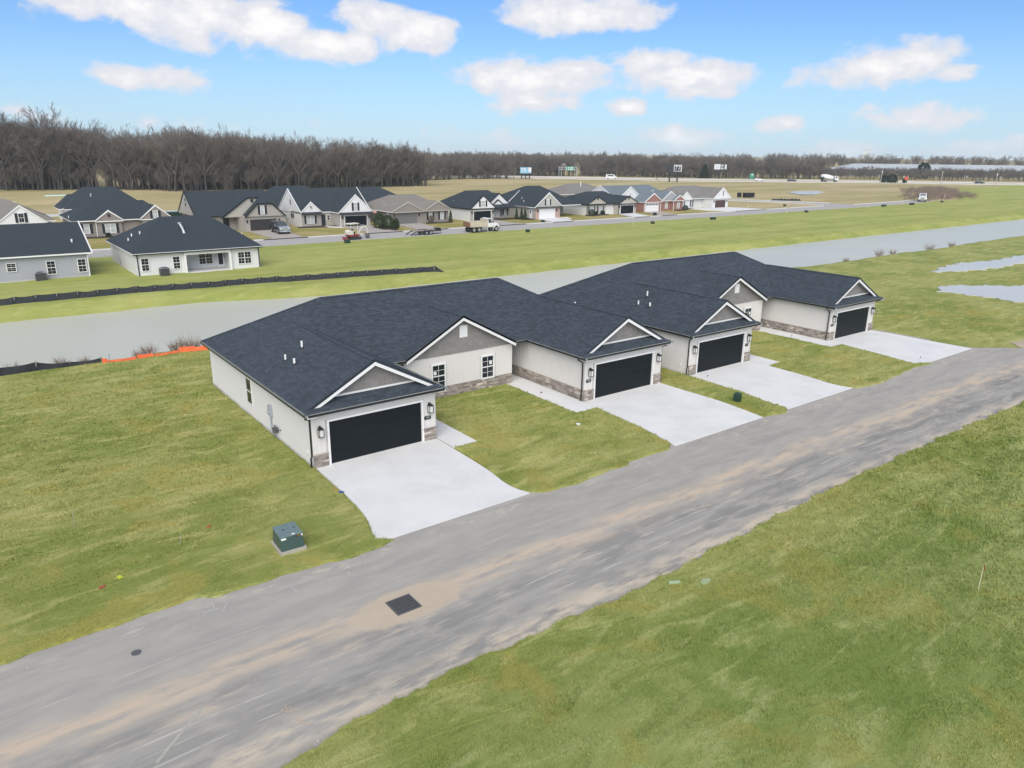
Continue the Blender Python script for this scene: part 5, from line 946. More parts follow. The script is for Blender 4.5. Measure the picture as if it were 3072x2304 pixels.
for x, y, c_, lab in ((-5.55, -3.0, (.33, .09, .03), 'small rusty orange scrap on the lawn behind the transformer'), (-9.6, -5.2, (.33, .10, .05), 'small rusty orange scrap on the lawn near the road bend'), (-9.0, -4.9, (.45, .50, .05), 'small yellow scrap on the lawn near the road bend')):
    b = MB(); b.box(-.09, -.07, 0, .09, .07, .03); b.box(-.05, -.04, .03, .1, .03, .045); thing('litter_scrap', b, mat('scrap', c_, .7), lab, 'litter', loc=(x, y, .08), rz=random.random()*3)
# survey paint on the asphalt
def mark(loc, rz, strokes, label, txt=None, pm='paint'):
    b = MB()
    for a, c in strokes: b.beam((a[0], a[1], .0065), (c[0], c[1], .0065), .035, .003)
    o = thing('survey_paint_mark', b, M[pm], label, 'marking', loc=(loc[0], loc[1], 0), rz=rz)
    for k, (ch, x, y, s) in enumerate(txt or []): me = text_mesh(ch, s, M[pm], 'number'); link('number', me, o, (x, y, .007))
mark((-7.3, -8.5), -.3, [((0, 0), (.55, .1)), ((.1, .25), (.3, .35)), ((.3, .35), (.35, .15)), ((0, 0), (.12, -.1)), ((.62, -.1), (.72, .3))], 'white survey paint arrow on the asphalt at the lawn corner', [('7', .25, .35, .3)])
mark((-2.5, -8.85), -.1, [((.25, .2), (.65, .3)), ((.65, .3), (.45, .38)), ((.65, .3), (.5, .16)), ((-.9, -.35), (-.35, -.3)), ((-.9, -.35), (-.72, -.25)), ((-.9, -.35), (-.75, -.48)), ((-2.0, -.15), (-1.9, -.45))], 'white survey arrows with numbers 4 and 2 on the asphalt by the turf edge', [('4', .05, .15, .42), ('2', -.05, -.25, .3)])
b = MB(); b.prism([(-.95, -.05, .004), (.9, -.02, .004), (1., .05, .004), (.7, .1, .004), (-.9, .03, .004)], [(-.95, -.05, .007), (.9, -.02, .007), (1., .05, .007), (.7, .1, .007), (-.9, .03, .007)]); thing('mortar_smear', b, mat('dried mortar', (.36, .35, .31), .9, .2, 8.), 'long pale smear of dried mortar on the asphalt', 'smear', loc=(-9.2, -13.5, 0), rz=.72)
mark((-6.9, -14.15), -.95, [((.55, -.12), (1.0, -.2))], 'faded orange survey digits on the asphalt near the verge', [('200', .2, .1, .3)], 'paint_or')
# --- silt fence on the far bank
xs = [-30+k*1.72 for k in range(25)]+[13.03, 14.8, 16.6, 18.4, 20.0, 21.7, 23.4, 25.0, 26.7, 28.4, 30.1, 31.75, 33.3, 34.85]
xs = [x for i, x in enumerate(xs) if i >= 25 or x < 12]; fy = lambda x: 51.6-1.1*max(0, (x-2)/14)-1.9*max(0, (x-14)/21) if x < 35 else 47.
r = root('silt_fence', (10, 50, 0), 'long black silt fence with grey stakes along the far pond bank', 'fence'); rr = random.Random(2)
for i, x in enumerate(xs):
    b = MB(); z = float(ground_z(x, fy(x))); b.beam((x, fy(x)-.05, z-.2), (x+rr.uniform(-.05, .05), fy(x)-.12, z+.72), .05, .04); part('stake', b, M['stake'], r, world=True)
    if i < len(xs)-1:
        x2 = xs[i+1]; b = MB(); n = 4; z2 = float(ground_z(x2, fy(x2))); sag = rr.uniform(.04, .14)
        for k in range(n):
            t0, t1 = k/n, (k+1)/n; s = lambda t: sag*math.sin(PI*t); X = lambda t: x+(x2-x)*t; Y = lambda t: fy(X(t)); Z = lambda t: z+(z2-z)*t
            b.add([(X(t0), Y(t0)-.25-s(t0), Z(t0)-.05), (X(t1), Y(t1)-.25-s(t1), Z(t1)-.05), (X(t1), Y(t1)-.02+s(t1)*.6, Z(t1)+.64-s(t1)), (X(t0), Y(t0)-.02+s(t0)*.6, Z(t0)+.64-s(t0))], [(0, 1, 2, 3)])
        part('fabric_panel', b, M['silt'], r, world=True)
b = MB(); b.add([(34.85, 46.8, .0), (35.9, 46.4, .0), (35.4, 46.9, .45), (34.85, 47., .8)], [(0, 1, 2, 3)]); part('loose_end', b, M['silt'], r, world=True)
r = root('silt_fence', (-8, 25.4, 0), 'low sagging black silt fence on the near pond bank', 'fence'); px = [-27+k*2.3 for k in range(8)]+[-8.5, -6.6, -4.75]; hz = [.6]*8+[.58, .32, .3]
for i, x in enumerate(px):
    b = MB(); y = 25.25; z = float(ground_z(x, y)); b.beam((x, y, z-.2), (x+.05, y-.05, z+hz[i]+.08), .06, .05); part('stake', b, M['stake'] if x > -10 else M['stake'], r, world=True)
    if i < len(px)-1:
        x2 = px[i+1]; b = MB(); n = 6
        for k in range(n):
            q = []; 
            for t in (k/n, (k+1)/n): X = x+(x2-x)*t; zz = float(ground_z(X, y)); h = (hz[i]*(1-t)+hz[i+1]*t)-.12*math.sin(PI*t); q.append(((X, y-.1, zz-.05), (X, y+.06*math.sin(X*3), zz+h)))
            b.add([q[0][0], q[1][0], q[1][1], q[0][1]], [(0, 1, 2, 3)])
        part('fabric_panel', b, M['silt'], r, world=True)
r = root('safety_fence', (0, 25.3, 0), 'slumped orange plastic safety fence behind the duplex corner', 'fence'); rr = random.Random(9)
segs = [(-4.7, -4.35, .38), (-4.3, -2.6, .12), (-2.5, -1.5, .26), (-1.4, .2, .14), (.25, 2.2, .42), (2.25, 4.6, .55), (4.65, 7., .5)]
for a, c, h in segs:
    b = MB(); n = max(2, int((c-a)/.18)); rows = []
    for k in range(n+1):
        X = a+(c-a)*k/n; Y = 25.0-.35*(X > 1)*0+.12*math.sin(X*2.3); z = float(ground_z(X, Y)); hh = .78*h*(.55+.45*abs(math.sin(X*1.9+a)))*rr.uniform(.75, 1.1)
        rows.append([(X, Y-.35+rr.uniform(-.08, .08), z+.0), (X, Y-.1+rr.uniform(-.08, .08), z+hh*.55), (X+rr.uniform(-.05, .05), Y+.05+rr.uniform(-.06, .06), z+hh), (X, Y+.3, z+.02)])
    for k in range(n):
        for j in range(3): b.add([rows[k][j], rows[k+1][j], rows[k+1][j+1], rows[k][j+1]], [(0, 1, 2, 3)])
    part('mesh_panel', b, M['orange'], r, world=True)
for x in (-4.3, .2, 2.2, 4.6): b = MB(); b.beam((x, 25.1, -.2), (x+.1, 25.05, .62), .04, .04); part('stake', b, M['stake'], r, world=True)
# --- verge boxes and laths along the street
VB = [(38.7, 79.6, 1.1, .8, 'dull green pedestal beside the small excavator'), (73.2, 77.6, .7, .7, 'black green pedestal beyond the dump truck on the street verge'), (105.8, 77.3, .7, .7, 'dark pedestal on the verge opposite the cream twin gable house'), (125.2, 77.3, 1.9, .7, 'wide dark box on the verge opposite the red brick house'), (164.1, 79., .9, .7, 'dark pedestal on the verge opposite the side road'), (205, 80.3, 2.4, .8, 'wide dark box on the verge beyond the side road'), (220.8, 80., 2.6, .8, 'wide dark box on the verge near the black bedded truck'), (243.2, 81.4, .8, .7, 'small dark box on the verge past the black bedded truck'),
      (88.2, 91.6, .7, .7, 'dark box on the lawn of the rose brick house'), (122.6, 92.2, .8, .9, 'dark box on the lawn of the red brick house'), (180.2, 96., .8, .7, 'dark box on the tan corner lot')]
for x, y, w_, h, lab in VB:
    w_ *= .68; h *= .72
    r = root('utility_box', (x, y, float(ground_z(x, y))), lab, 'utility box', 'utility boxes along the street'); b = MB(); b.box(-w_/2, -.35, -.1, w_/2, .35, h*.85); part('body', b, M['dkgreen'], r); b = MB(); b.prism([(-w_/2-.03, -.38, h*.85), (w_/2+.03, -.38, h*.85), (w_/2+.03, .38, h*.85), (-w_/2-.03, .38, h*.85)], [(-w_/2+.05, -.28, h), (w_/2-.05, -.28, h), (w_/2-.05, .28, h), (-w_/2+.05, .28, h)]); part('lid', b, M['dkgreen'], r)
for x, y, h, tl in [(119.3, 77.5, 1.1, 0), (137.2, 78.1, 1.3, -.25), (154.9, 78.5, 1.1, -.1), (176.8, 79.9, 1.2, .0), (196.2, 80.1, 1.2, .05), (217.9, 81.4, 1.3, .3), (241.8, 84.2, 1.2, 0), (248.1, 83.3, 2.3, .4), (252, 81.5, 1.1, 0), (65.5, 79.2, 1.3, -.1), (161.4, 94.8, 1.2, .15), (99.1, 76.2, 1.5, -.2), (181., 95.4, 1.4, .3)]:
    b = MB(); b.beam((0, 0, -.2), (tl*h, 0, h), .09, .04); thing('survey_lath', b, M['wood'], 'long leaning survey lath right behind the black bedded truck' if h > 2 else ('pale survey lath beside the black bedded truck' if x > 210 else ('pale survey lath beside the rusty bedded dump truck' if x < 70 else ('pale survey lath on the tan corner lot by the side road' if y > 90 else ('pale survey lath on the verge opposite the side road' if x > 170 else ('pale survey lath on the verge opposite the off white house' if x > 150 else 'pale survey lath on the verge opposite the brick and cream houses'))))), 'stake', 'survey laths along the street', loc=(x, y, float(ground_z(x, y))))
for x, y in ((73.3, 79.4), (89.9, 78.7), (143.5, 79.6), (18.5, 55.2), (38.6, 52.4), (87.5, 60.5), (152., 56.)): b = MB(); b.beam((0, 0, -.2), (0, 0, 1.25), .04, .04); thing('steel_marker', b, M['iron'], ('thin dark marker rod just behind the long black silt fence' if x < 60 else 'thin dark marker rod on the open green bank') if y < 70 else 'thin dark marker rod at the street edge', 'marker', 'marker rods on the bank', loc=(x, y, float(ground_z(x, y))))
b = MB(); b.beam((0, 0, 0), (0, 0, 1.6), .06, .06); b.add([(0, 0, 1.55), (.9, 0, 1.75), (.85, 0, 1.15), (0, 0, 1.05)], [(0, 1, 2, 3)]); thing('porch_flag', b, mat('faded flag', (.55, .33, .32), .7, .2), 'faded red and white flag beside the dark garage', 'flag', loc=(55.0, 103.0, 1.3))
for pts in ([(41.2, 106.6), (41.6, 105.4), (45.2, 104.9), (46.2, 104.2), (46.0, 106.8)], [(47.2, 106.4), (47.9, 104.4), (49.0, 102.6), (48.2, 106.)], [(82.4, 102.9), (82.6, 100.8), (88.6, 100.), (88.9, 97.4), (90.9, 97.6), (91.1, 103)], [(107.4, 99.8), (107.6, 98.2), (108.6, 97.4), (110.2, 98.3), (114., 98.6), (114., 99.8)], [(138.4, 100.2), (138.6, 98.8), (142, 99.), (142, 100.2)], [(5.5, 107.9), (5.6, 106.6), (12, 106.4), (12, 107.4)], [(53., 99.5), (52.4, 93.6), (54.6, 92.8), (57.6, 99.)], [(71.8, 101.8), (66, 101.8), (66, 101.), (72, 100.8)], [(142.8, 102.2), (142.8, 101.2), (148, 101.4), (148, 103)]):
    mb = MB(); q = wob(pts, .4, .12, 3); mb.ext([(a.x, a.y, -.1) for a in q], (0, 0, .28)); struct('mulch_bed', mb, M['mulch'])

# ================================================================== ROADSIDE SIGNS AND FAR BUILDINGS
def atd(px, py, D): d = ray(px, py); return CAM+d*(D/math.hypot(d.x, d.y))
def face_cam(p): return math.atan2(CAM.x-p.x, -(CAM.y-p.y))          # turn local -y towards the viewer's side
def billboard(px0, px1, py0, py1, D, m, label, turn=0., legs=1, post=None, back=False, deco=None):
    c = atd((px0+px1)/2, (py0+py1)/2, D); w_ = (px1-px0)/FPX*D/max(.3, math.cos(turn)); h = (py1-py0)/FPX*D; rz = face_cam(c)+turn; zc = c.z
    r = root('billboard', (c.x, c.y, 0), label, 'billboard', None, rz); b = MB(); b.box(-w_/2, -.12, zc-h/2, w_/2, .12, zc+h/2); part('panel', b, M[m], r)
    for k in range(legs): b = MB(); x = 0 if legs == 1 else -w_*.35+k*w_*.7/(legs-1); b.box(x-.28, .13, -.5, x+.28, .6, zc+h*.3); part('post', b, M['steel'], r)
    b = MB(); b.box(-w_/2, -.9, zc-h/2-.25, w_/2, .3, zc-h/2-.12); part('catwalk', b, M['steel'], r); b = MB(); frame(b, -w_/2-.12, zc-h/2-.1, w_/2+.12, zc+h/2+.12, .12, -.16, .14); part('frame', b, M['bb_black'], r)
    for k, (x0, x1, z0, z1, mm) in enumerate(deco or []): b = MB(); b.box(-w_/2+x0*w_, -.15-.002*k, zc-h/2+z0*h, -w_/2+x1*w_, -.12, zc-h/2+z1*h); part('print_block', b, M[mm], r)
    return r, w_, h, zc
billboard(1561, 1593.5, 502.5, 519.5, 415, 'bb_blue', 'pale blue billboard with white lettering in front of bare trees', .15, 3, deco=[(.06, .44, .68, .80, 'bb_white'), (.08, .30, .36, .46, 'bb_white'), (.72, .98, .2, .95, 'bb_white'), (.70, .72, .3, .95, 'bb_black'), (.4, .5, .3, .7, 'bb_white')])
r, w_, h, zc = billboard(2020, 2045, 495.5, 514, 402, 'bb_white', 'white billboard reading 77 beside a dark billboard back', -.5, 1, deco=[(.2, .88, .1, .85, 'bb_black'), (.1, .3, .06, .12, 'bb_white')])
lettering(r, '7', h*.95, (-w_*.12, -.17, zc-.1), '-y', 'bb_white'); lettering(r, '7', h*.95, (w_*.2, -.17, zc-.1), '-y', 'bb_white')
billboard(2003, 2019.5, 496, 516, 399, 'bb_black', 'dark latticed back of the billboard reading 77', .55, 1)
r, w_, h, zc = billboard(2145, 2178, 493.5, 507.5, 462, 'bb_white', 'billboard half white half black with pale bars', -.1, 1, deco=[(.5, .97, .05, .95, 'bb_black'), (.54, .76, .6, .8, 'bb_white'), (.54, .76, .15, .35, 'bb_white'), (.86, .97, .1, .9, 'bb_white')]); lettering(r, '20', h*.6, (-w_*.25, -.15, zc), '-y', 'bb_blue')
billboard(1665, 1677, 491, 507, 470, 'bb_pink', 'plum coloured billboard left of the sign gantry', .2, 1, deco=[(.35, .7, .3, .7, 'bb_white')])
billboard(1680, 1696, 491, 506, 468, 'bb_white', 'white billboard with dark figures above the sign gantry', -.2, 1, deco=[(.15, .4, .05, .5, 'bb_black'), (.5, .85, .05, .6, 'bb_black')])
c = atd(1703, 532, 452); r = root('sign_gantry', (c.x, c.y, 0), 'grey highway sign gantry carrying a green direction board', 'gantry', None, face_cam(c))
for x in (-5.2, -3.8, 3.8, 5.2): b = MB(); b.cyl((x, .0 if abs(x) > 4 else 1.2, 2.8), (0, 0, 1), .16, 6.4, 8); part('post', b, M['galv'], r)
for z in (4.2, 5.6): b = MB(); b.beam((-5.3, 0, z), (5.3, 0, z), .18, .22); part('beam', b, M['galv'], r)
for k in range(8): b = MB(); b.beam((-5.2+k*1.3, 0, 4.2 if k % 2 else 5.6), (-3.9+k*1.3, 0, 5.6 if k % 2 else 4.2), .1, .1); part('brace', b, M['galv'], r)
b = MB(); b.box(-1.2, -.35, 3.7, 3.6, -.25, 6.1); s = part('sign_board', b, M['signgreen'], r)
for x0, x1, z0, z1 in ((-.9, -.6, 4., 5.8), (.1, .9, 5., 5.6), (1.6, 3., 5.1, 5.6), (1.2, 3.1, 4.2, 4.7), (.1, .8, 4.1, 4.6)): b = MB(); b.box(x0, -.38, z0, x1, -.352, z1); part('legend', b, M['bb_white'], s)
c = atd(2255, 536, 445); r = root('direction_sign', (c.x, c.y, 0), 'green direction sign on posts beyond the highway', 'sign', None, face_cam(c)); b = MB(); b.box(-1.2, -.06, .8, 1.2, .06, 3.9); s = part('panel', b, M['signgreen'], r); b = MB(); b.box(-.3, -.1, 2.8, .5, -.062, 3.5); part('legend', b, M['bb_white'], s)
for x in (-.8, .8): b = MB(); b.box(x-.08, .07, -.4, x+.08, .2, 3.4); part('post', b, M['galv'], r)
c = atd(2719, 536, 440); r = root('warning_sign', (c.x, c.y, 0), 'round orange red sign on a post by the highway', 'sign', None, face_cam(c)); b = MB(); b.cyl((0, 0, 3.0), (0, 1, 0), .8, .1, 18); part('disc', b, mat('sign red', (.65, .07, .04), .5), r); b = MB(); b.box(-.07, .06, -.4, .07, .18, 3.); part('post', b, M['galv'], r)
for (px, py, h, lean, lab) in ((2642, 541, 6.5, .1, 'pale utility pole beside dark conifers at the highway'), (2823, 545, 6.8, .06, 'pale utility pole in front of the long warehouse'), (2985, 556, 6.2, .12, 'grey utility pole at the near side of the highway')):
    c = atd(px, py, 440); r = root('utility_pole', (c.x, c.y, 0), lab, 'pole', 'poles along the highway'); b = MB(); b.tube([(0, 0, -.5), (lean*4, 0, h)], [.2, .14], 8); part('shaft', b, M['pole'], r); b = MB(); b.box(lean*4-.25, -.15, h-.9, lean*4+.25, .15, h+.1); part('head', b, M['bb_white'] if h < 6.7 else M['pole'], r)
c = atd(2690, 505, 600); r = root('warehouse', (c.x+40, c.y-44, 0), 'long low warehouse with pale metal roof behind leafless trees', 'building', None, math.radians(-43)); b = MB(); b.box(-95, 0, -.5, 95, 40, 4.2); part('wall', b, M['warewall'], r)
b = MB(); v = [(-96, -1, 4.2), (96, -1, 4.2), (96, 41, 4.2), (-96, 41, 4.2), (-84, 20, 8.2), (84, 20, 8.2)]; b.add(v, [(0, 1, 5, 4), (1, 2, 5), (2, 3, 4, 5), (3, 0, 4)]); rf = part('roof', b, M['metalroof'], r)
for k in range(16): b = MB(); x = -78+k*10.4; b.beam((x, -.9, 4.3), (x, 19.8, 8.28), .5, .12); part('roof_rib', b, M['bb_white'], rf)
for k in range(8): b = MB(); x = -80+k*21; b.box(x, -.08, 0, x+4, 0, 3.4); part('loading_door', b, M['metalroof'], r)
c = atd(2598, 470, 1500); r = root('grain_tower', (c.x, c.y, 0), 'pale concrete tower with a lower block far off on the horizon', 'tower', None, face_cam(c)); b = MB(); b.prism([(-7, -5, -1), (6, -5, -1), (6, 5, -1), (-7, 5, -1)], [(-5.2, -5, 22.5), (6, -5, 22.5), (6, 5, 22.5), (-5.2, 5, 22.5)]); part('shaft', b, M['tower'], r); b = MB(); b.box(6.01, -6, -1, 25, 6, 12.5); part('side_block', b, M['tower'], r); b = MB(); b.box(-5.3, -5.2, 22.5, 6.1, 5.2, 23.1); part('parapet', b, M['galv'], r)
# highway traffic
def hp(x): 
    for (a, b2) in zip(HW[:-1], HW[1:]):
        if a[0] <= x <= b2[0]: t = (x-a[0])/(b2[0]-a[0]); return a[1]+(b2[1]-a[1])*t, math.atan2(b2[1]-a[1], b2[0]-a[0])
def traffic(x, fn, off=0., flip=False):
    y, a = hp(x); return fn((x+off*.7, y+off*.7, .37), a+(PI if flip else 0))
traffic(336, lambda l, a: car(l, a, 'white car driving along the highway', 'carwhite', sc=1.05)); traffic(350, lambda l, a: car(l, a, 'black car behind the cement mixer on the highway', 'carblue', sc=1.0)); traffic(391, lambda l, a: pickup(l, a, 'dark pickup truck on the highway near the conifers')); traffic(425, lambda l, a: car(l, a, 'dark car on the highway right of the conifers', 'carblue'))
def van(l, a):
    r = root('van', l, 'white box van on the highway by the sign gantry', 'van', None, a); prof(r, 'body', [(-2.8, .4), (-2.8, 2.3), (-2.6, 2.45), (1.4, 2.45), (2.1, 1.4), (2.9, 1.2), (3., .4)], -1., 1., 'carwhite')
    for s in (-1, 1):
        b = MB(); b.add([(-2., s*1.01, 1.45), (1.4, s*1.01, 1.45), (1.1, s*1.01, 2.15), (-2., s*1.01, 2.15)], [(0, 1, 2, 3)]); part('side_window', b, M['windscreen'], r)
        for x in (-1.8, 2.): wheel(r, x, s*.9, .38, .25)
traffic(280, van)
def mixer(l, a):
    r = root('cement_mixer', l, 'white cement mixer truck on the highway', 'truck', None, a); b = MB(); b.box(-4.5, -.5, .7, 4.2, .5, 1.0); part('chassis', b, M['steel'], r); prof(r, 'cab', [(2.6, 1.0), (2.6, 2.9), (4., 2.9), (4.4, 2.0), (4.5, 1.0)], -1.15, 1.15, 'carwhite'); b = MB(); b.tube([(-3.8, 0, 3.3), (-2.6, 0, 2.8), (-.6, 0, 2.4), (1.4, 0, 2.1), (2.3, 0, 2.0)], [.6, 1.15, 1.3, 1.0, .5], 16); part('drum', b, M['carwhite'], r, True); b = MB(); b.prism([(-4.6, -.6, 3.4), (-3.7, -.6, 3.9), (-3.7, .6, 3.9), (-4.6, .6, 3.4)], [(-4.3, -.3, 2.4), (-3.8, -.3, 2.6), (-3.8, .3, 2.6), (-4.3, .3, 2.4)]); part('hopper', b, M['carwhite'], r)
    b = MB(); b.box(-4.2, -.9, 1.0, -3.2, .9, 2.3); part('drum_mount', b, M['carblue'], r)
    for x in (-3.2, -2., 3.4):
        for s in (-1, 1): wheel(r, x, s*1., .52, .4)
    for s in (-1, 1): b = MB(); b.add([(2.9, s*1.16, 1.9), (3.9, s*1.16, 1.9), (3.8, s*1.16, 2.6), (2.9, s*1.16, 2.6)], [(0, 1, 2, 3)]); part('side_window', b, M['windscreen'], r)
traffic(366, mixer)

# ================================================================== TREES AND SHRUBS
def bare_tree(seed, h=20., lean=.0, spread=1., dens=1.):
    r = random.Random(seed); tr = MB(); cr = MB()
    def grow(p, d, ln, rad, lev):
        n = 3 if lev < 3 else 1; path = [p]; rr_ = [rad]; q = p.copy(); dd = d.copy()
        for i in range(n):
            dd = (dd+Vector((r.uniform(-1, 1), r.uniform(-1, 1), r.uniform(-.3, .7)))*(.13 if lev < 2 else .2)).normalized(); q = q+dd*ln/n; path.append(q); rr_.append(rad*(1-.62*(i+1)/n) if lev < 3 else rad*.35)
        cr.tube(path, rr_, 5 if lev == 1 else (4 if lev == 2 else 3), cap=False)
        if lev >= 4: return
        k = {1: 6, 2: 6, 3: 5}[lev]; k = max(2, int(k*dens))
        for i in range(k):
            t = .3+.7*(i+r.random()*.7)/k; j = min(int(t*n), n-1); s = path[j].lerp(path[j+1], min(1, t*n-j)); ax = dd.orthogonal().normalized(); ax.rotate(Matrix.Rotation(r.uniform(0, 2*PI), 3, dd)); nd_ = (dd*math.cos(.62)+ax*math.sin(.62)*r.uniform(.6, 1.2)+Vector((0, 0, .12))).normalized()
            grow(s, nd_, ln*r.uniform(.42, .62)*(1.2-.4*t), max(rad*.45*(1-.4*t), .022), lev+1)
    base = Vector((0, 0, -.5)); path = [base]; q = base; d = Vector((lean*r.uniform(-1, 1), lean*r.uniform(-1, 1), 1)).normalized(); r0 = h*.0165; hh = h*.62; n = 6; rad = [r0*1.3]
    for i in range(n): d = (d+Vector((r.uniform(-.07, .07), r.uniform(-.07, .07), 0))).normalized(); q = q+d*hh/n; path.append(q); rad.append(r0*(1-.55*(i+1)/n))
    tr.tube(path, rad, 8, cap=False)
    nb = int(11*dens)
    for i in range(nb):
        t = .38+.62*(i+.5)/nb; j = min(int(t*n), n-1); s = path[j].lerp(path[j+1], t*n-j); a = i*2.4+r.uniform(-.5, .5); el_ = r.uniform(.35, .95)*(1.1-.25*t); nd_ = Vector((math.cos(a)*math.sin(el_)*spread, math.sin(a)*math.sin(el_)*spread, math.cos(el_))).normalized()
        grow(s, nd_, h*r.uniform(.27, .42)*(1.15-.35*t), r0*.42*(1.2-.5*t), 1)
    return tr, cr
PROTO = []
def make_tree(seed, loc, sc, rz, label, group, **k):
    r = root('bare_tree', loc, label, 'tree', group, rz); t, c = bare_tree(seed, **k); part('trunk', t, M['bark'], r, True); part('crown', c, M['twig'], r); r.scale = (sc, sc, sc); PROTO.append(r); index_kids(r); return r
TL, TG = 'leafless tree at the front edge of the bare wood', 'trees at the edge of the wood'
WED = [(-70, 282), (5, 271), (31, 267), (55, 243), (85, 238), (120, 240), (151, 242)]
def edge_at(t): 
    k = t*(len(WED)-1); i = min(int(k), len(WED)-2); return Vector(WED[i]).lerp(Vector(WED[i+1]), k-i)
rr = random.Random(21)
specs = [dict(h=20, spread=1.2), dict(h=20, spread=1., lean=.08), dict(h=20, spread=1.6), dict(h=20, spread=.85, dens=.9), dict(h=20, spread=1.4, lean=.14), dict(h=20, spread=1.1, dens=1.1)]
def wood_h(x): return 25.5-8.*min(1, max(0, (x-0)/150))
for k, sp in enumerate(specs): e = edge_at(.15+.13*k); make_tree(40+k, (e.x, e.y, 0), wood_h(e.x)/20*rr.uniform(.88, 1.0), rr.uniform(0, 6), TL, TG, **sp)
e = atd(178, 570, 305); make_tree(77, (e.x, e.y, 0), 1.58, 1., 'tallest leafless tree standing clear above the bare wood', 'tall trees over the wood', h=20, spread=1.15)
for k in range(92):
    e = edge_at((k+.5)/92); e = e+Vector((rr.uniform(-2, 2), rr.uniform(-1, 16))); s = wood_h(e.x)/20*rr.uniform(.72, 1.04)
    copy_tree(PROTO[rr.randrange(6)], None, (e.x, e.y, 0), rr.uniform(0, 6.28), (s, s, s*rr.uniform(.95, 1.08)))
# the mass of the wood behind and the belts beyond the highway: instances of the same trees
pts = []
def fill(poly_edge, depth, n, hs, seed, lo=.6, hi=1.):
    q = random.Random(seed); tot = len(poly_edge)-1
    for _ in range(n):
        k = q.random()*tot; i = min(int(k), tot-1); a, b2 = Vector(poly_edge[i]), Vector(poly_edge[i+1]); e = a.lerp(b2, k-i); nr = Vector((-(b2-a).y, (b2-a).x)).normalized(); e = e+nr*(q.random()**1.2)*depth
        h_ = hs(e.x) if callable(hs) else hs; pts.append((e.x, e.y, 0., h_/20*q.uniform(lo, hi), q.randrange(6), q.uniform(0, 6.28)))
fill(WED, 62, 480, wood_h, 1, .55, 1.04); fill(WED, 40, 900, lambda x: 9.5, 2, .45, 1.3)
fill([(152, 246), (170, 288), (205, 302), (238, 300)], 55, 260, 13.5, 3, .7, 1.08); fill([(152, 246), (170, 288), (205, 302), (238, 300)], 14, 260, 6., 4, .5, 1.)
BELT = [(232, 345), (300, 318), (352, 268), (420, 222), (500, 150), (600, 50), (720, -80)]
fill(BELT, 70, 1300, lambda x: 13.4 if x < 418 else 7.4, 5, .7, 1.08); fill(BELT, 20, 1300, 6.5, 6, .5, 1.15)
fill([(60, 560), (330, 520), (560, 370), (700, 200), (860, 0)], 70, 520, 16, 8, .7, 1.05)
pm = bpy.data.meshes.new('woodland'); P = np.array(pts, np.float32); pm.from_pydata([tuple(map(float, p[:3])) for p in pts], [], [])
for nm, col, ty in (('size', 3, 'FLOAT'), ('kind_id', 4, 'INT'), ('turn', 5, 'FLOAT')):
    at = pm.attributes.new(nm, ty, 'POINT'); at.data.foreach_set('value', P[:, col].astype(np.int32 if ty == 'INT' else np.float32))
wo = tag(link('woodland', pm), 'mass of leafless grey brown woodland behind the houses and highway', 'woodland', None, 'stuff')
ng = bpy.data.node_groups.new('woodland', 'GeometryNodeTree'); ng.interface.new_socket('Geometry', in_out='INPUT', socket_type='NodeSocketGeometry'); ng.interface.new_socket('Geometry', in_out='OUTPUT', socket_type='NodeSocketGeometry')
gi = ng.nodes.new('NodeGroupInput'); go = ng.nodes.new('NodeGroupOutput'); jn = ng.nodes.new('GeometryNodeJoinGeometry')
def attr(nm, ty): n = ng.nodes.new('GeometryNodeInputNamedAttribute'); n.data_type = ty; n.inputs['Name'].default_value = nm; return n.outputs['Attribute']
for k in range(6):
    ip = ng.nodes.new('GeometryNodeInstanceOnPoints'); ng.links.new(gi.outputs[0], ip.inputs['Points'])
    cmp_ = ng.nodes.new('FunctionNodeCompare'); cmp_.data_type = 'INT'; cmp_.operation = 'EQUAL'; ng.links.new(attr('kind_id', 'INT'), cmp_.inputs[2]); cmp_.inputs[3].default_value = k; ng.links.new(cmp_.outputs[0], ip.inputs['Selection'])
    j2 = ng.nodes.new('GeometryNodeJoinGeometry')
    for ch in KIDS[PROTO[k]]:
        oi = ng.nodes.new('GeometryNodeObjectInfo'); oi.transform_space = 'ORIGINAL'; oi.inputs['Object'].default_value = ch; ng.links.new(oi.outputs['Geometry'], j2.inputs[0])
    ng.links.new(j2.outputs[0], ip.inputs['Instance'])
    cx = ng.nodes.new('ShaderNodeCombineXYZ'); ng.links.new(attr('turn', 'FLOAT'), cx.inputs[2]); ng.links.new(cx.outputs[0], ip.inputs['Rotation']); c2 = ng.nodes.new('ShaderNodeCombineXYZ'); a = attr('size', 'FLOAT')
    for i in range(3): ng.links.new(a, c2.inputs[i])
    ng.links.new(c2.outputs[0], ip.inputs['Scale']); ng.links.new(ip.outputs[0], jn.inputs[0])
ng.links.new(jn.outputs[0], go.inputs[0]); mod = wo.modifiers.new('woodland', 'NODES'); mod.node_group = ng
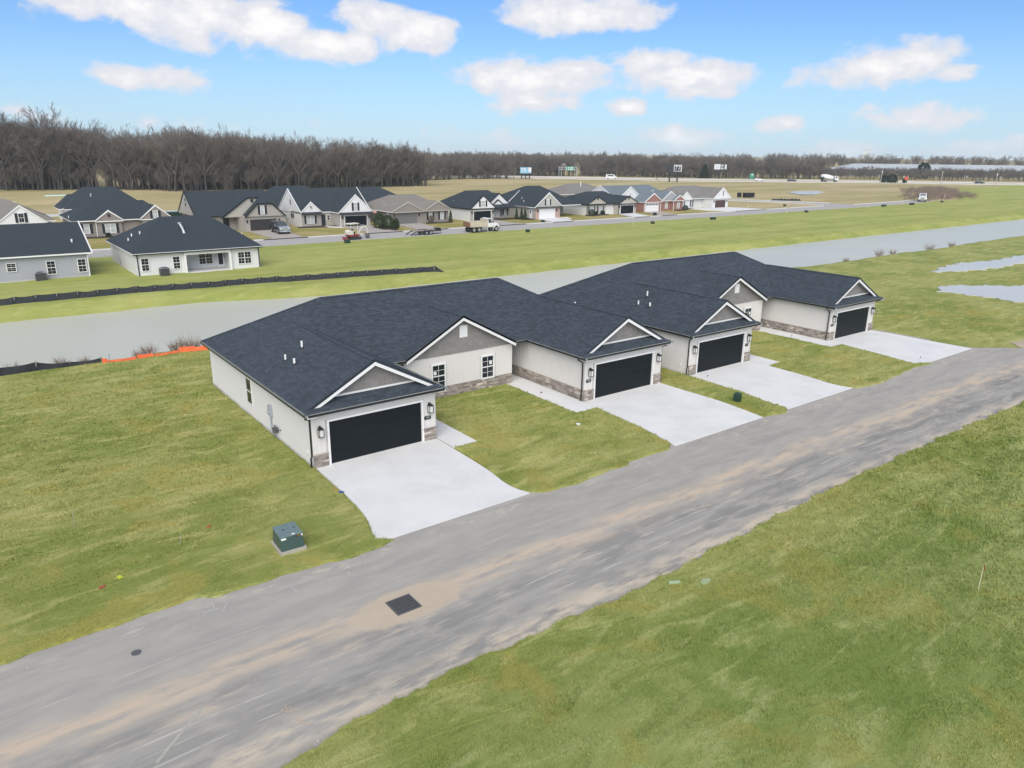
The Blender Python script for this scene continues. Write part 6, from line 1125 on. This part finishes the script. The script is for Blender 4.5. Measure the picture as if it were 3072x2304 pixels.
# --- leafy evergreens and dry shrubs
def leafy(seed, w_, h, cone, n, sz=.16, inner=.55):
    r = random.Random(seed); b = MB()
    for _ in range(n):
        z = h*r.random()**(1.25 if cone else .9); k = (1-z/h)**.8+.03 if cone else math.sqrt(max(.02, 1-((z/h-.42)/.6)**2)); a = r.uniform(0, 2*PI); R = w_/2*k*(inner+(1-inner)*r.random()**.5)*r.uniform(.85, 1.12)
        p = Vector((R*math.cos(a), R*math.sin(a), z+.05)); u = Vector((r.uniform(-1, 1), r.uniform(-1, 1), r.uniform(-.2, 1))).normalized(); v = u.orthogonal().normalized(); v.rotate(Matrix.Rotation(r.uniform(0, 6), 3, u)); s = sz*r.uniform(.6, 1.3)
        b.add([p-v*s*.4, p+u*s*1.2, p+v*s*.4], [(0, 1, 2)]); b.add([p-u.cross(v)*s*.4, p+u*s, p+u.cross(v)*s*.4], [(0, 1, 2)])
    t = MB(); t.tube([(0, 0, -.2), (0, 0, h*.8)], [w_*.06+.02, .02], 6); return b, t
def shrub(name, loc, w_, h, cone, label, seed, m='leaf', n=420, sz=.16, group=None):
    r = root(name, (loc[0], loc[1], loc[2] if len(loc) > 2 else .1), label, 'shrub' if h < 3.5 and not cone else 'tree', group); c, t = leafy(seed, w_, h, cone, n, sz); part('crown', c, M[m], r); part('trunk', t, M['bark'], r)
shrub('conical_evergreen', (71.8, 101.5), .9, 2.3, True, 'narrow dark evergreen at the end of the brown brick ranch', 1, n=500)
for k, (x, y, hh) in enumerate(((87.6, 99.9, 2.1), (87.9, 98.5, 2.3), (88.7, 98.3, 2.1))): shrub('conical_evergreen', (x, y), .95, hh, True, 'small conical evergreen in the mulch beside the sage wall', 5+k, n=450, group='conical evergreens beside the sage wall')
for k, (x, y, w_, hh) in enumerate(((53.4, 97.2, 2.3, 2.6), (54.6, 96.2, 2.4, 2.3), (55.3, 94.4, 1.3, 1.8))): shrub('bushy_shrub', (x, y), w_, hh, False, 'bushy green shrub in the bed by the brown brick wall', 11+k, n=900, sz=.2, group='bushy shrubs by the brown brick ranch')
for k, (x, y, w_, hh, lab) in enumerate(((108.3, 98.6, 1.3, 1.3, 'round dark shrub under the cream gable windows'), (110.4, 99.3, .8, .7, 'low dark shrub beside the round one under cream gable'), (112.6, 99.4, 1., .8, 'low dark shrub at the cream gable corner'), (141.8, 99.4, 1.4, 1.1, 'low shrub at the red brick corner'), (67.2, 101.6, 1.1, 1.4, 'reddish shrub at the brown brick gable'), (9.5, 106.9, .7, .55, 'low dark shrub below the brown brick double window'), (99.2, 104, 1.6, 1.2, 'low dark shrub at the rose brick corner'), (40.6, 112.3, 1.8, 2., 'twiggy brown shrub between brick house and white gable'))):
    shrub('low_shrub', (x, y), w_, hh, False, lab, 31+k, 'twig_red' if ('reddish' in lab or 'brown shrub' in lab) else 'leaf_dk', 380, .15)
for k, (px, py, w_, hh) in enumerate(((2651, 549, 4., 3.7), (2675, 549, 5.4, 4.4), (2713, 551, 1.8, 2.5))): c = atd(px, py, 452); shrub('dark_conifer', (c.x, c.y, 0), w_, hh, False, 'dark conifer beside the highway', 51+k, 'leaf_dk', 1100, .45, 'dark conifers at the highway')
c = atd(2113, 527, 470); shrub('dark_conifer', (c.x, c.y, 0), 6, 7.5, True, 'dark green conifer standing against the bare highway trees', 60, 'leaf_dk', 900, .8); c = atd(2773, 500, 560); shrub('dark_conifer', (c.x, c.y, 0), 8, 9.5, False, 'dark conifer in front of the long warehouse roof', 61, 'leaf_dk', 900, .9)
def dry(seed, w_, h, n=70):
    r = random.Random(seed); b = MB()
    for _ in range(n):
        a = r.uniform(0, 6.28); p = Vector((math.cos(a), math.sin(a), 0))*w_*.25*r.random(); d = Vector((math.cos(a)*r.uniform(.1, .9), math.sin(a)*r.uniform(.1, .9), 1)).normalized(); ln = h*r.uniform(.5, 1.05); q = p+d*ln*.55; e = q+(d+Vector((r.uniform(-.4, .4), r.uniform(-.4, .4), .1))).normalized()*ln*.45; b.tube([p-Vector((0, 0, .1)), q, e], [.012, .008, .003], 3, cap=False)
        for _k in range(3): t = r.uniform(.3, .95); s = p.lerp(q, t); f = s+(d+Vector((r.uniform(-1, 1), r.uniform(-1, 1), r.uniform(-.1, .6)))).normalized()*ln*.28; b.tube([s, f], [.006, .002], 3, cap=False)
    return b
GS = 'dry weeds along the pond edge'
for k, (x, y, w_, hh) in enumerate(((.9, 25.9, 1.4, 1.5), (1.5, 26.1, 1.5, 1.2), (.2, 25.8, 1.3, 1.), (-1.6, 25.6, 1.3, 1.1), (-2.3, 25.9, 1.1, .8), (-7.0, 26.1, 1.2, .9), (-9.7, 26., 1.1, 1.), (-5.6, 26.2, .8, .8), (-11.5, 26., 1., .9), (97, 24.6, 1.6, 1.5), (101, 24.7, 1.2, 1.1), (113, 24.9, 1.8, 1.6), (121, 25., 1.4, 1.2), (88, 24.6, 1.2, .9))):
    b = dry(80+k, w_, hh, 60); thing('dry_weed', b, M['twig_red'], 'leafless brown weed clump behind the slumped orange fence' if -3 < x < 3 else ('leafless brown weed clump behind the low sagging silt fence' if x < 0 else 'leafless brown weed clump on the pond edge behind the puddles'), 'weed', GS, loc=(x, y, float(ground_z(x, y))))
bp = MB(); q = random.Random(5); proto = [dry(200+k, 3.2, 1.8, 26) for k in range(4)]
for _ in range(420):
    t = q.random(); e = Vector((262, 88)).lerp(Vector((335, 128)), t)+Vector((q.uniform(-22, 22)*(1-.4*t), q.uniform(-4.5, 6.5))); s = q.uniform(.7, 1.4); a = q.uniform(0, 6.28); ca, sa = math.cos(a), math.sin(a); pr = proto[q.randrange(4)]; z = float(ground_z(e.x, e.y))
    bp.add([(e.x+(v[0]*ca-v[1]*sa)*s*1.2, e.y+(v[0]*sa+v[1]*ca)*s*1.2, z+v[2]*s) for v in pr.v], pr.f)
tag(link('dry_brush', bp.mesh('dry_brush', M['twig_red'])), 'tangle of reddish brown brush behind the black bedded truck', 'brush', None, 'stuff')

# ================================================================== GRASS BLADES on the near lawns
def inpoly(x, y, poly):
    p = np.array(poly); c = np.zeros(len(x), bool); j = len(p)-1
    for i in range(len(p)):
        k = ((p[i, 1] > y) != (p[j, 1] > y)) & (x < (p[j, 0]-p[i, 0])*(y-p[i, 1])/(p[j, 1]-p[i, 1]+1e-12)+p[i, 0]); c ^= k; j = i
    return c
N0 = 950000; gx = RNG.uniform(-32, 66, N0); gy = RNG.uniform(-38, 27, N0); dist = np.hypot(gx-CAM.x, gy-CAM.y)
keep = RNG.random(N0) < np.clip((26./np.maximum(dist, 1.))**2.0, 0, 1)
gx, gy = gx[keep], gy[keep]; sodm = np.zeros(len(gx), bool)
for s in SODS: sodm |= inpoly(gx, gy, s)
gz0 = ground_z(gx, gy); ok = sodm | (gz0 > .02); ok &= gz0 > -.4
for bx in ((-.1, 6.6, -.3, 17), (0, W+.1, dm+1.5, L), (W-wg-.1, W+.05, -.3, 17), (T-.05, T+6.6, -.3, 17), (T, T+W, dm+1.5, L), (T+W-wg-.1, T+W+.05, -.3, 17), (-4.12, -3.08, -6.85, -5.6)): ok &= ~((gx > bx[0]) & (gx < bx[1]) & (gy > bx[2]) & (gy < bx[3]))
gx, gy, sodm = gx[ok], gy[ok], sodm[ok]; gz = np.where(sodm, np.maximum(np.where(gy < -15, .055, .07), ground_z(gx, gy)), ground_z(gx, gy))-.01
NB = 5; n = len(gx); base = np.repeat(np.stack([gx, gy, gz], -1), NB, 0)+np.concatenate([RNG.normal(0, .05, (n*NB, 2)), np.zeros((n*NB, 1))], 1)
a = RNG.uniform(0, 2*PI, n*NB); dist = np.hypot(base[:, 0]-CAM.x, base[:, 1]-CAM.y); hgt = np.where(base[:, 1] < -15, 1.5, 1.)*RNG.uniform(.02, .06, n*NB)*np.clip(dist/26, .9, 1.5); wd = .008*np.clip(dist/16, 1, 3.); ln_ = RNG.uniform(.2, 1.1, n*NB)*hgt
du = np.stack([np.cos(a), np.sin(a), 0*a], -1); dl = np.stack([np.cos(a+1.6), np.sin(a+1.6), 0*a], -1)
tip = base+dl*ln_[:, None]; tip[:, 2] += hgt
vv = np.stack([base-du*wd[:, None], base+du*wd[:, None], tip], 1).reshape(-1, 3).astype(np.float32); nf = len(base)
me = bpy.data.meshes.new('grass'); me.vertices.add(nf*3); me.vertices.foreach_set('co', vv.ravel()); me.loops.add(nf*3); me.loops.foreach_set('vertex_index', np.arange(nf*3, dtype=np.int32)); me.polygons.add(nf); me.polygons.foreach_set('loop_start', np.arange(nf, dtype=np.int32)*3); me.materials.append(M['blade']); me.update()
tag(link('grass', me), 'short green winter grass covering the lawns round the duplexes', 'grass', None, 'stuff')
print('grass blades', nf)
# ================================================================== HAZE
mb = MB(); mb.box(-2600, -1600, -4, 3600, 3600, 36); hz_ = bpy.data.materials.new('haze'); hz_.use_nodes = True; t = hz_.node_tree; t.nodes.clear()
pv = nd(t, 'ShaderNodeVolumePrincipled', {'Color': (.78, .88, 1., 1), 'Density': .00016, 'Anisotropy': 0.}); t.links.new(pv.outputs[0], nd(t, 'ShaderNodeOutputMaterial').inputs['Volume'])
tag(link('haze', mb.mesh('haze', hz_)), 'thin pale winter haze over the whole site', 'haze', None, 'stuff')
